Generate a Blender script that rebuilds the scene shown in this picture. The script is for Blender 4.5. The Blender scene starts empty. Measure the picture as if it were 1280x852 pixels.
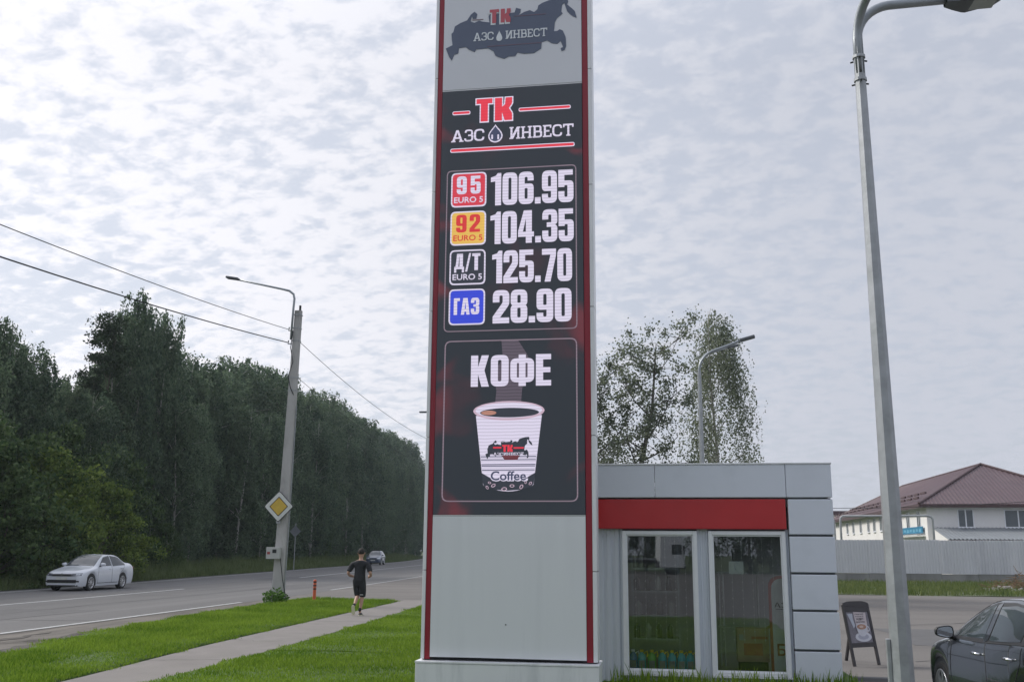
import bpy, bmesh, math, random
import numpy as np
from mathutils import Vector, Matrix
random.seed(7); rng = np.random.default_rng(7)
PI = math.pi; R = math.radians
S = bpy.context.scene; COL = S.collection

# ---------------------------------------------------------------- camera
cd = bpy.data.cameras.new('camera'); cam = bpy.data.objects.new('camera', cd); COL.objects.link(cam)
cd.sensor_width = 36; cd.lens = 36*1235/1280; cd.clip_start = .1; cd.clip_end = 4000
cam.matrix_world = Matrix.Translation((0, 0, 1.8)) @ Matrix.Rotation(R(9), 4, 'Z') @ Matrix.Rotation(R(90+11.95), 4, 'X') @ Matrix.Rotation(R(.4), 4, 'Z')
S.camera = cam
S.render.engine = 'CYCLES'
S.view_settings.view_transform = 'Standard'; S.view_settings.look = 'None'; S.view_settings.gamma = 1
S.view_settings.exposure = 0.30

# ---------------------------------------------------------------- sky and sun
SUN_AZ, SUN_EL = -72, 38          # azimuth from +Y (clockwise positive), elevation
w = bpy.data.worlds.new("World"); S.world = w; w.use_nodes = True
def sky_world():
    nt = w.node_tree; N = nt.nodes; L = nt.links; N.clear()
    def n(t, **k):
        x = N.new(t)
        for a, b in k.items(): setattr(x, a, b)
        return x
    def math_(op, a, b=None, c=None):
        m = n('ShaderNodeMath', operation=op)
        for i, v in enumerate((a, b, c)):
            if v is None: continue
            if isinstance(v, (int, float)): m.inputs[i].default_value = v
            else: L.new(v, m.inputs[i])
        return m.outputs[0]
    out = n('ShaderNodeOutputWorld'); bg = n('ShaderNodeBackground')
    sky = n('ShaderNodeTexSky', sky_type='NISHITA', sun_disc=False, sun_elevation=R(SUN_EL), sun_rotation=R(SUN_AZ), air_density=1.0, dust_density=2.0)
    tc = n('ShaderNodeTexCoord'); sep = n('ShaderNodeSeparateXYZ'); L.new(tc.outputs['Generated'], sep.inputs[0])
    z = math_('MAXIMUM', sep.outputs['Z'], 0.0); zz = math_('ADD', z, .24)
    px = math_('DIVIDE', sep.outputs['X'], zz); py = math_('DIVIDE', sep.outputs['Y'], zz)
    cmb = n('ShaderNodeCombineXYZ'); L.new(px, cmb.inputs[0]); L.new(py, cmb.inputs[1])
    mp = n('ShaderNodeMapping'); mp.inputs['Rotation'].default_value = (0, 0, R(38)); mp.inputs['Scale'].default_value = (1.0, 1.3, 1)
    L.new(cmb.outputs[0], mp.inputs[0])
    def noise(scale, det, dist=0.0, rough=.55, loc=None):
        x = n('ShaderNodeTexNoise'); x.inputs['Scale'].default_value = scale; x.inputs['Detail'].default_value = det
        x.inputs['Distortion'].default_value = dist; x.inputs['Roughness'].default_value = rough
        L.new(mp.outputs[0], x.inputs['Vector']); return x.outputs['Fac']
    big = noise(1.1, 3, .3); cell = noise(17.0, 7, .2, .58); fine = noise(55, 3, .2)
    # cloud cells: bright puffs with greyer and bluer gaps
    cs = math_('ADD', math_('MULTIPLY', cell, .74), math_('ADD', math_('MULTIPLY', big, .36), math_('MULTIPLY', fine, .06)))
    mr = n('ShaderNodeMapRange', interpolation_type='SMOOTHSTEP'); mr.inputs['From Min'].default_value = .47; mr.inputs['From Max'].default_value = .66
    L.new(cs, mr.inputs['Value']); puff = mr.outputs['Result']
    # nearer the sun the layer is brighter
    sd = Vector((math.sin(R(SUN_AZ))*math.cos(R(SUN_EL)), math.cos(R(SUN_AZ))*math.cos(R(SUN_EL)), math.sin(R(SUN_EL))))
    dp = n('ShaderNodeVectorMath', operation='DOT_PRODUCT'); dp.inputs[1].default_value = Vector((sd.x, sd.y, .12)).normalized(); L.new(tc.outputs['Generated'], dp.inputs[0])
    ms = n('ShaderNodeMapRange', interpolation_type='SMOOTHSTEP'); ms.inputs['From Min'].default_value = .10; ms.inputs['From Max'].default_value = .92
    L.new(dp.outputs['Value'], ms.inputs['Value']); near = ms.outputs['Result']
    def mix(fac, a, b):
        m = n('ShaderNodeMix', data_type='RGBA')
        if isinstance(fac, float): m.inputs[0].default_value = fac
        else: L.new(fac, m.inputs[0])
        for s, v in ((m.inputs[6], a), (m.inputs[7], b)):
            if isinstance(v, tuple): s.default_value = (*v, 1)
            else: L.new(v, s)
        return m.outputs[2]
    # values are in units where the Background strength is .1
    lo = mix(near, (4.72, 4.98, 5.7), (6.3, 6.6, 7.4))
    hi = mix(near, (4.86, 5.08, 5.75), (8.5, 8.45, 8.9))
    cloud = mix(puff, lo, hi)
    # thin overall, with real sky through the gaps
    # an overcast layer is brightest overhead
    zr = n('ShaderNodeMapRange'); zr.inputs['From Min'].default_value = .45; zr.inputs['From Max'].default_value = 1.0; zr.inputs['To Min'].default_value = 1.0; zr.inputs['To Max'].default_value = 1.5
    L.new(z, zr.inputs['Value']); vs = n('ShaderNodeVectorMath', operation='SCALE'); L.new(cloud, vs.inputs[0]); L.new(zr.outputs[0], vs.inputs['Scale']); cloud = vs.outputs[0]
    thin = math_('MULTIPLY', math_('SUBTRACT', 1.0, puff), .15)
    col = mix(thin, cloud, sky.outputs[0])
    L.new(col, bg.inputs[0]); bg.inputs[1].default_value = .1
    L.new(bg.outputs[0], out.inputs[0])
sky_world()
sl = bpy.data.lights.new('sun', 'SUN'); sl.energy = 2.3; sl.angle = R(14); sl.color = (1, .95, .87)
so = bpy.data.objects.new('sun', sl); COL.objects.link(so)
sdir = Vector((math.sin(R(SUN_AZ))*math.cos(R(SUN_EL)), math.cos(R(SUN_AZ))*math.cos(R(SUN_EL)), math.sin(R(SUN_EL))))
so.rotation_euler = sdir.to_track_quat('Z', 'Y').to_euler(); so.location = (-40, 10, 60)

# ---------------------------------------------------------------- materials
def lin(r, g, b):
    f = lambda c: ((c/255+.055)/1.055)**2.4 if c > 10 else c/255/12.92
    return (f(r), f(g), f(b))
MC = {}
def mat(name, col=(.5, .5, .5), rough=.6, metal=0., var=.12, scale=6., bump=0., bscale=60., emit=0., ecol=None, coat=0., alpha=None, stretch=(1, 1, 1), spec=.5, dirt=None, dscale=1.5, rvar=0.):
    if name in MC: return MC[name]
    m = bpy.data.materials.new(name); m.use_nodes = True; nt = m.node_tree; N = nt.nodes; L = nt.links
    b = N['Principled BSDF']; b.inputs['Roughness'].default_value = rough; b.inputs['Metallic'].default_value = metal
    b.inputs['Specular IOR Level'].default_value = spec
    if coat: b.inputs['Coat Weight'].default_value = coat; b.inputs['Coat Roughness'].default_value = .04
    tc = N.new('ShaderNodeTexCoord'); mp = N.new('ShaderNodeMapping'); mp.inputs['Scale'].default_value = stretch
    L.new(tc.outputs['Object'], mp.inputs[0])
    no = N.new('ShaderNodeTexNoise'); no.inputs['Scale'].default_value = scale; no.inputs['Detail'].default_value = 5; L.new(mp.outputs[0], no.inputs['Vector'])
    mr = N.new('ShaderNodeMapRange'); mr.inputs['From Min'].default_value = .25; mr.inputs['From Max'].default_value = .75
    mr.inputs['To Min'].default_value = 1-var; mr.inputs['To Max'].default_value = 1+var; L.new(no.outputs['Fac'], mr.inputs['Value'])
    vm = N.new('ShaderNodeVectorMath'); vm.operation = 'SCALE'; vm.inputs[0].default_value = col; L.new(mr.outputs[0], vm.inputs['Scale'])
    src = vm.outputs[0]
    if dirt:
        n2 = N.new('ShaderNodeTexNoise'); n2.inputs['Scale'].default_value = dscale; n2.inputs['Detail'].default_value = 8; n2.inputs['Roughness'].default_value = .65
        L.new(mp.outputs[0], n2.inputs['Vector'])
        r2 = N.new('ShaderNodeMapRange'); r2.inputs['From Min'].default_value = .5; r2.inputs['From Max'].default_value = .72; L.new(n2.outputs['Fac'], r2.inputs['Value'])
        mx = N.new('ShaderNodeMix'); mx.data_type = 'RGBA'; L.new(r2.outputs[0], mx.inputs[0]); L.new(src, mx.inputs[6]); mx.inputs[7].default_value = (*dirt, 1)
        src = mx.outputs[2]
    L.new(src, b.inputs['Base Color'])
    if rvar:
        r3 = N.new('ShaderNodeMapRange'); r3.inputs['To Min'].default_value = rough-rvar; r3.inputs['To Max'].default_value = rough+rvar
        L.new(no.outputs['Fac'], r3.inputs['Value']); L.new(r3.outputs[0], b.inputs['Roughness'])
    if bump:
        n3 = N.new('ShaderNodeTexNoise'); n3.inputs['Scale'].default_value = bscale; n3.inputs['Detail'].default_value = 4; L.new(tc.outputs['Object'], n3.inputs['Vector'])
        bp = N.new('ShaderNodeBump'); bp.inputs['Strength'].default_value = bump; bp.inputs['Distance'].default_value = .02
        L.new(n3.outputs['Fac'], bp.inputs['Height']); L.new(bp.outputs[0], b.inputs['Normal'])
    if emit:
        b.inputs['Emission Strength'].default_value = emit; b.inputs['Emission Color'].default_value = (*(ecol or col), 1)
    if alpha is not None: b.inputs['Alpha'].default_value = alpha
    MC[name] = m; return m

def led_mat(name, rgb, k=.85, lines=.12):
    """a lit LED surface: dark module plus its own printed light, with faint scan banding"""
    if name in MC: return MC[name]
    m = bpy.data.materials.new(name); m.use_nodes = True; nt = m.node_tree; N = nt.nodes; L = nt.links
    b = N['Principled BSDF']; b.inputs['Base Color'].default_value = (.03, .033, .038, 1); b.inputs['Roughness'].default_value = .55
    c = lin(*rgb)
    tc = N.new('ShaderNodeTexCoord'); wv = N.new('ShaderNodeTexWave'); wv.bands_direction = 'Z'; wv.inputs['Scale'].default_value = 7.5; wv.inputs['Distortion'].default_value = 1.6; wv.inputs['Detail'].default_value = 1
    wv.inputs['Detail Scale'].default_value = .6
    L.new(tc.outputs['Object'], wv.inputs['Vector'])
    mr = N.new('ShaderNodeMapRange'); mr.inputs['To Min'].default_value = 1-lines; mr.inputs['To Max'].default_value = 1+lines; L.new(wv.outputs['Fac'], mr.inputs['Value'])
    vm = N.new('ShaderNodeVectorMath'); vm.operation = 'SCALE'; vm.inputs[0].default_value = c; L.new(mr.outputs[0], vm.inputs['Scale'])
    L.new(vm.outputs[0], b.inputs['Emission Color']); b.inputs['Emission Strength'].default_value = k
    MC[name] = m; return m

def led_back():
    m = bpy.data.materials.new('led background'); m.use_nodes = True; nt = m.node_tree; N = nt.nodes; L = nt.links
    b = N['Principled BSDF']; b.inputs['Base Color'].default_value = (.022, .025, .028, 1); b.inputs['Roughness'].default_value = .5
    tc = N.new('ShaderNodeTexCoord'); no = N.new('ShaderNodeTexNoise'); no.inputs['Scale'].default_value = 1.15; no.inputs['Detail'].default_value = 2.5; no.inputs['Distortion'].default_value = .8
    L.new(tc.outputs['Object'], no.inputs['Vector'])
    mr = N.new('ShaderNodeMapRange'); mr.interpolation_type = 'SMOOTHSTEP'; mr.inputs['From Min'].default_value = .54; mr.inputs['From Max'].default_value = .66; mr.inputs['To Max'].default_value = .34; L.new(no.outputs['Fac'], mr.inputs['Value'])
    # the artwork keeps its red smoke to the rim of the screen
    sep = N.new('ShaderNodeSeparateXYZ'); L.new(tc.outputs['Object'], sep.inputs[0])
    ab = N.new('ShaderNodeMath'); ab.operation = 'ABSOLUTE'; L.new(sep.outputs['X'], ab.inputs[0])
    ed = N.new('ShaderNodeMapRange'); ed.inputs['From Min'].default_value = .72; ed.inputs['From Max'].default_value = .92; ed.inputs['To Min'].default_value = .18; L.new(ab.outputs[0], ed.inputs['Value'])
    zz = N.new('ShaderNodeMapRange'); zz.inputs['From Min'].default_value = .35; zz.inputs['From Max'].default_value = .05; L.new(sep.outputs['Z'], zz.inputs['Value'])
    mxm = N.new('ShaderNodeMath'); mxm.operation = 'MAXIMUM'; L.new(ed.outputs[0], mxm.inputs[0]); L.new(zz.outputs[0], mxm.inputs[1])
    ml = N.new('ShaderNodeMath'); ml.operation = 'MULTIPLY'; L.new(mr.outputs[0], ml.inputs[0]); L.new(mxm.outputs[0], ml.inputs[1])
    mx = N.new('ShaderNodeMix'); mx.data_type = 'RGBA'; mx.inputs[6].default_value = (.011, .014, .020, 1); mx.inputs[7].default_value = (.26, .02, .03, 1); L.new(ml.outputs[0], mx.inputs[0])
    L.new(mx.outputs[2], b.inputs['Emission Color']); b.inputs['Emission Strength'].default_value = 1.0
    return m

def leaf_mat(name, col, col2, trans=.35, rough=.6):
    m = bpy.data.materials.new(name); m.use_nodes = True; nt = m.node_tree; N = nt.nodes; L = nt.links
    b = N['Principled BSDF']; b.inputs['Roughness'].default_value = rough; b.inputs['Specular IOR Level'].default_value = .12
    geo = N.new('ShaderNodeNewGeometry'); oi = N.new('ShaderNodeObjectInfo'); tc = N.new('ShaderNodeTexCoord')
    no = N.new('ShaderNodeTexNoise'); no.inputs['Scale'].default_value = .55; no.inputs['Detail'].default_value = 2; L.new(tc.outputs['Object'], no.inputs['Vector'])
    a = N.new('ShaderNodeMath'); a.operation = 'MULTIPLY_ADD'; L.new(geo.outputs['Random Per Island'], a.inputs[0]); a.inputs[1].default_value = .8
    a2 = N.new('ShaderNodeMath'); a2.operation = 'MULTIPLY_ADD'; L.new(oi.outputs['Random'], a2.inputs[0]); a2.inputs[1].default_value = .35
    n2 = N.new('ShaderNodeMath'); n2.operation = 'MULTIPLY_ADD'; L.new(no.outputs['Fac'], n2.inputs[0]); n2.inputs[1].default_value = 1.5; n2.inputs[2].default_value = -.80
    L.new(n2.outputs[0], a2.inputs[2]); L.new(a2.outputs[0], a.inputs[2])
    mx = N.new('ShaderNodeMix'); mx.data_type = 'RGBA'; mx.inputs[6].default_value = (*col, 1); mx.inputs[7].default_value = (*col2, 1); L.new(a.outputs[0], mx.inputs[0])
    L.new(mx.outputs[2], b.inputs['Base Color'])
    tr = N.new('ShaderNodeBsdfTranslucent'); L.new(mx.outputs[2], tr.inputs['Color'])
    ms = N.new('ShaderNodeMixShader'); ms.inputs[0].default_value = trans
    L.new(b.outputs[0], ms.inputs[1]); L.new(tr.outputs[0], ms.inputs[2]); L.new(ms.outputs[0], N['Material Output'].inputs[0])
    return m

def glass_mat(name, tint=(.75, .8, .82), refl=.10, power=1.0):
    m = bpy.data.materials.new(name); m.use_nodes = True; nt = m.node_tree; N = nt.nodes; L = nt.links
    N.remove(N['Principled BSDF'])
    t = N.new('ShaderNodeBsdfTransparent'); t.inputs[0].default_value = (*tint, 1)
    g = N.new('ShaderNodeBsdfGlossy'); g.inputs['Roughness'].default_value = .01; g.inputs['Color'].default_value = (.95, .97, 1, 1)
    f = N.new('ShaderNodeFresnel'); f.inputs[0].default_value = 1.5
    mr = N.new('ShaderNodeMapRange'); mr.inputs['To Min'].default_value = refl; mr.inputs['To Max'].default_value = 1; L.new(f.outputs[0], mr.inputs['Value'])
    ms = N.new('ShaderNodeMixShader'); L.new(mr.outputs[0], ms.inputs[0]); L.new(t.outputs[0], ms.inputs[1]); L.new(g.outputs[0], ms.inputs[2])
    L.new(ms.outputs[0], N['Material Output'].inputs[0]); return m

# ---------------------------------------------------------------- helpers
def children(o): return [c for c in bpy.data.objects if c.parent == o]
def tag(o, label=None, cat=None, group=None, kind=None):
    if label: o['label'] = label
    if cat: o['category'] = cat
    if group: o['group'] = group
    if kind: o['kind'] = kind
    return o
def thing(name, loc, label, cat, rz=0, group=None):
    o = bpy.data.objects.new(name, None); COL.objects.link(o); o.location = loc; o.rotation_euler = (0, 0, rz); o.empty_display_size = .2
    return tag(o, label, cat, group)
KIDS = {}
def link(name, me, parent=None, loc=None, rot=None, scale=None):
    o = bpy.data.objects.new(name, me); COL.objects.link(o)
    if parent is not None: o.parent = parent; KIDS.setdefault(parent.name, []).append(o)
    if loc is not None: o.location = loc
    if rot is not None: o.rotation_euler = rot
    if scale is not None: o.scale = scale
    return o
def copy_tree(o, parent=None):
    c = o.copy(); COL.objects.link(c); c.parent = parent
    if parent is not None: KIDS.setdefault(parent.name, []).append(c)
    for k in list(KIDS.get(o.name, [])): copy_tree(k, c)
    return c

class MB:
    def __init__(s): s.v = []; s.f = []
    def add(s, vs, fs):
        b = len(s.v); s.v += [tuple(v) for v in vs]; s.f += [tuple(b+i for i in f) for f in fs]; return s
    def box(s, x0, x1, y0, y1, z0, z1, m=None):
        vs = [Vector(p) for p in ((x0,y0,z0),(x1,y0,z0),(x1,y1,z0),(x0,y1,z0),(x0,y0,z1),(x1,y0,z1),(x1,y1,z1),(x0,y1,z1))]
        if m is not None: vs = [m @ v for v in vs]
        return s.add(vs, [(3,2,1,0),(4,5,6,7),(0,1,5,4),(1,2,6,5),(2,3,7,6),(3,0,4,7)])
    def tube(s, pts, rad, n=10, caps=True, ph=0.):
        pts = [Vector(p) for p in pts]; rad = rad if hasattr(rad, '__len__') else [rad]*len(pts)
        rings = []; up = Vector((0, 0, 1))
        t0 = (pts[1]-pts[0]).normalized(); a = t0.orthogonal().normalized() if abs(t0.z) > .95 else t0.cross(up).normalized()
        if abs(t0.z) > .95: a = Vector((1, 0, 0)); a = (a-t0*a.dot(t0)).normalized()
        for i, p in enumerate(pts):
            t = (pts[min(i+1, len(pts)-1)]-pts[max(i-1, 0)]).normalized()
            a = (a-t*a.dot(t)).normalized(); b = t.cross(a)
            rings.append([p+(a*math.cos(ph+2*PI*k/n)+b*math.sin(ph+2*PI*k/n))*rad[i] for k in range(n)])
        vs = [v for r in rings for v in r]; fs = []
        for i in range(len(pts)-1):
            for k in range(n): fs.append((i*n+k, i*n+(k+1) % n, (i+1)*n+(k+1) % n, (i+1)*n+k))
        if caps: fs.append(tuple(range(n-1, -1, -1))); fs.append(tuple((len(pts)-1)*n+k for k in range(n)))
        return s.add(vs, fs)
    def lathe(s, prof, n=24, m=None, caps=True):
        vs = []; fs = []
        for r, z in prof:
            for k in range(n): vs.append(Vector((r*math.cos(2*PI*k/n), r*math.sin(2*PI*k/n), z)))
        for i in range(len(prof)-1):
            for k in range(n): fs.append((i*n+k, i*n+(k+1) % n, (i+1)*n+(k+1) % n, (i+1)*n+k))
        if caps: fs.append(tuple(range(n-1, -1, -1))); fs.append(tuple((len(prof)-1)*n+k for k in range(n)))
        if m is not None: vs = [m @ v for v in vs]
        return s.add(vs, fs)
    def grid(s, rows):
        n = len(rows[0]); vs = [v for r in rows for v in r]
        return s.add(vs, [(i*n+j, i*n+j+1, (i+1)*n+j+1, (i+1)*n+j) for i in range(len(rows)-1) for j in range(n-1)])
    def build(s, name, m, parent=None, smooth=False, bevel=0., loc=None, rot=None):
        me = bpy.data.meshes.new(name); me.from_pydata(s.v, [], s.f); me.update()
        if smooth: me.polygons.foreach_set('use_smooth', [True]*len(me.polygons)); me.update()
        me.materials.append(m)
        o = link(name, me, parent, loc, rot)
        if bevel:
            b = o.modifiers.new('bevel', 'BEVEL'); b.width = bevel; b.segments = 2; b.limit_method = 'ANGLE'; b.angle_limit = R(40)
        return o
def smooth_angle(o, a=35):
    me = o.data; me.polygons.foreach_set('use_smooth', [True]*len(me.polygons))
    try: me.set_sharp_from_angle(angle=R(a))
    except Exception: pass
    return o
def structure(o): o['kind'] = 'structure'; return o
def np_mesh(name, V, F, m, parent=None):
    me = bpy.data.meshes.new(name); V = np.asarray(V, np.float32); F = np.asarray(F, np.int32); k = F.shape[1]
    me.vertices.add(len(V)); me.vertices.foreach_set('co', V.ravel())
    me.loops.add(F.size); me.loops.foreach_set('vertex_index', F.ravel())
    me.polygons.add(len(F)); me.polygons.foreach_set('loop_start', np.arange(0, F.size, k, dtype=np.int32))
    me.update(calc_edges=True); me.materials.append(m); return me

# flat outlines: polygon glyphs (x, y[, corner radius]) filled with holes
def rpoly(pts):
    out = []; n = len(pts)
    for i in range(n):
        p = pts[i]; r = p[2] if len(p) > 2 else 0
        P = Vector(p[:2])
        if r <= 0: out.append(P); continue
        A = (Vector(pts[i-1][:2])-P); B = (Vector(pts[(i+1) % n][:2])-P)
        ra = min(r, A.length*.5, B.length*.5) if r < 50 else r
        ra = min(r, A.length*.98, B.length*.98)
        a = P+A.normalized()*ra; b = P+B.normalized()*ra
        for k in range(6):
            t = k/5; out.append(a*(1-t)**2+P*2*t*(1-t)+b*t*t)
    return out
def fill(name, polys, mtl, parent, sx=1, sy=1, ox=0, oz=0, y=0, depth=.004, grow=0., shear=0.):
    """polys laid in the X-Z plane facing -Y, as thin raised relief"""
    cu = bpy.data.curves.new(name, 'CURVE'); cu.dimensions = '2D'; cu.fill_mode = 'BOTH'; cu.extrude = depth/2; cu.offset = 0
    for pl in polys:
        pts = [(ox+p[0]*sx+p[1]*sy*shear, oz+p[1]*sy) for p in pl]
        sp = cu.splines.new('POLY'); sp.points.add(len(pts)-1); sp.use_cyclic_u = True
        for q, p in zip(sp.points, pts): q.co = (p[0], p[1], 0, 1)
    if grow: cu.offset = grow
    t = bpy.data.objects.new('tmp', cu); COL.objects.link(t)
    dg = bpy.context.evaluated_depsgraph_get(); me = bpy.data.meshes.new_from_object(t.evaluated_get(dg)); bpy.data.objects.remove(t); bpy.data.curves.remove(cu)
    me.name = name; me.materials.clear(); me.materials.append(mtl)
    me.transform(Matrix.Translation((0, y, 0)) @ Matrix.Rotation(PI/2, 4, 'X'))
    return link(name, me, parent)
def text(name, s, mtl, parent, x, z, h, y, wid=None, bold=0., align='LEFT', depth=.003, M=None, shear=0.):
    cu = bpy.data.curves.new(name, 'FONT'); cu.body = s; cu.size = 1; cu.extrude = .001; cu.offset = bold; cu.shear = shear; cu.resolution_u = 3
    t = bpy.data.objects.new('tmp', cu); COL.objects.link(t)
    dg = bpy.context.evaluated_depsgraph_get(); me = bpy.data.meshes.new_from_object(t.evaluated_get(dg)); bpy.data.objects.remove(t); bpy.data.curves.remove(cu)
    co = np.array([v.co[:] for v in me.vertices]); lo = co.min(0); hi = co.max(0)
    sy = h/(hi[1]-lo[1]); sx = (wid/(hi[0]-lo[0])) if wid else sy
    co[:, 0] = (co[:, 0]-lo[0])*sx; co[:, 1] = (co[:, 1]-lo[1])*sy; co[:, 2] = (co[:, 2]-lo[2])/(hi[2]-lo[2]+1e-9)*depth
    if align == 'CENTER': co[:, 0] -= (hi[0]-lo[0])*sx/2
    out = np.stack([x+co[:, 0], y-co[:, 2], z+co[:, 1]], 1)
    me.vertices.foreach_set('co', out.astype(np.float32).ravel()); me.update(); me.name = name
    me.materials.clear(); me.materials.append(mtl)
    if M is not None: me.transform(M)
    return link(name, me, parent)

IMP = {  # heavy condensed figures, 10 high
 '0': (5, [[(0,0,1.9),(5,0,1.9),(5,10,1.9),(0,10,1.9)], [(2,1.6,.45),(3,1.6,.45),(3,8.4,.45),(2,8.4,.45)]]),
 '1': (3.5, [[(1.5,0),(3.5,0),(3.5,10),(2.3,10),(1.7,9.2),(0,8.7),(0,7.3),(1.5,7.5)]]),
 '2': (5, [[(0,0),(5,0),(5,1.7),(2.2,1.7),(5,5.6,.8),(5,10,1.9),(0,10,1.9),(0,6.3),(2,6.3),(2,8.4,.45),(3,8.4,.45),(3,6.2,.4),(0,2)]]),
 '3': (5, [[(0,0,1.9),(5,0,1.9),(5,4.9,.7),(4.2,5.25),(5,5.7,.6),(5,10,1.9),(0,10,1.9),(0,6.9),(2,6.9),(2,8.4,.45),(3,8.4,.45),(3,5.95),(1.5,5.95),(1.5,4.6),(3,4.6),(3,1.6,.45),(2,1.6,.45),(2,3.5),(0,3.5)]]),
 '4': (5.3, [[(2.6,0),(4.6,0),(4.6,1.9),(5.3,1.9),(5.3,3.4),(4.6,3.4),(4.6,10),(1.9,10),(0,3.6),(0,1.9),(2.6,1.9)], [(1.6,3.4),(2.6,3.4),(2.6,7.6)]]),
 '5': (5, [[(0,0,1.9),(5,0,1.9),(5,6.6,1.3),(2,6.6),(2,8.4),(4.8,8.4),(4.8,10),(0,10),(0,4.7),(2,4.7),(2,5.2,.3),(3,5.2,.3),(3,1.6,.45),(2,1.6,.45),(2,3.4),(0,3.4)]]),
 '6': (5, [[(0,0,1.9),(5,0,1.9),(5,6.3,1.3),(2,6.3),(2,8.4,.45),(3,8.4,.45),(3,7.2),(5,7.2),(5,10,1.9),(0,10,1.9)], [(2,1.6,.45),(3,1.6,.45),(3,4.9,.3),(2,4.9,.3)]]),
 '7': (4.8, [[(.9,0),(2.9,0),(4.8,8.1),(4.8,10),(0,10),(0,8.2),(2.9,8.2)]]),
 '8': (5, [[(0,0,1.9),(5,0,1.9),(5,4.8,.6),(4.5,5.25),(5,5.7,.6),(5,10,1.9),(0,10,1.9),(0,5.7,.6),(.5,5.25),(0,4.8,.6)], [(2,1.6,.45),(3,1.6,.45),(3,4.5,.3),(2,4.5,.3)], [(2,6,.3),(3,6,.3),(3,8.4,.45),(2,8.4,.45)]]),
 '.': (1.9, [[(0,0),(1.9,0),(1.9,1.9),(0,1.9)]]),
 'К': (5.1, [[(0,0),(2,0),(2,4,),(3,0),(5.1,0),(3.8,5.2),(5,10),(3,10),(2,6.2),(2,10),(0,10)]]),
 'Ф': (6.6, [[(2.3,0),(4.3,0),(4.3,1.2),(6.6,1.2,1.8),(6.6,8.8,1.8),(4.3,8.8),(4.3,10),(2.3,10),(2.3,8.8),(0,8.8,1.8),(0,1.2,1.8),(2.3,1.2)], [(1.8,2.7,.2),(2.4,2.7),(2.4,7.3),(1.8,7.3,.2)], [(4.2,2.7),(4.8,2.7,.2),(4.8,7.3,.2),(4.2,7.3)]]),
 'Е': (4.2, [[(0,0),(4.2,0),(4.2,1.7),(2,1.7),(2,4.2),(4,4.2),(4,5.8),(2,5.8),(2,8.3),(4.2,8.3),(4.2,10),(0,10)]]),
 'Т': (5.4, [[(1.5,0),(3.9,0),(3.9,7.9),(5.4,7.9),(5.4,10),(0,10),(0,7.9),(1.5,7.9)]]),
 'k': (5.8, [[(0,0),(2.4,0),(2.4,3.6),(3.3,0),(5.8,0),(5.8,3,.6),(4.7,5.3),(5.8,7.4,.6),(5.8,10),(3.6,10),(3.4,7),(2.4,6),(2.4,10),(0,10)]]),
 'Д': (5.6, [[(0,-1),(1.2,-1),(1.2,1.0),(4.4,1.0),(4.4,-1),(5.6,-1),(5.6,2.4),(4.9,2.4),(4.9,10),(1.5,10),(1.1,5),(.7,2.4),(0,2.4)], [(2.3,2.4),(3,2.4),(3,8.4),(2.8,8.4)]]),
 '/': (3.2, [[(0,-.6),(1.1,-.6),(3.2,10.2),(2.1,10.2)]]),
 'т': (4.6, [[(1.3,0),(3.3,0),(3.3,8.4),(4.6,8.4),(4.6,10),(0,10),(0,8.4),(1.3,8.4)]]),
 'Г': (3.6, [[(0,0),(2,0),(2,8.3),(3.6,8.3),(3.6,10),(0,10)]]),
 'А': (5.2, [[(0,0),(1.9,0),(2.1,1.8),(3.1,1.8),(3.3,0),(5.2,0),(3.9,10),(1.3,10)], [(2.2,3.4),(3,3.4),(2.6,8)]]),
}
IMP['9'] = (5, [[(5-p[0], 10-p[1])+tuple(p[2:]) for p in pl] for pl in IMP['6'][1]]); IMP['З'] = IMP['3']; IMP['О'] = IMP['0']
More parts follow.
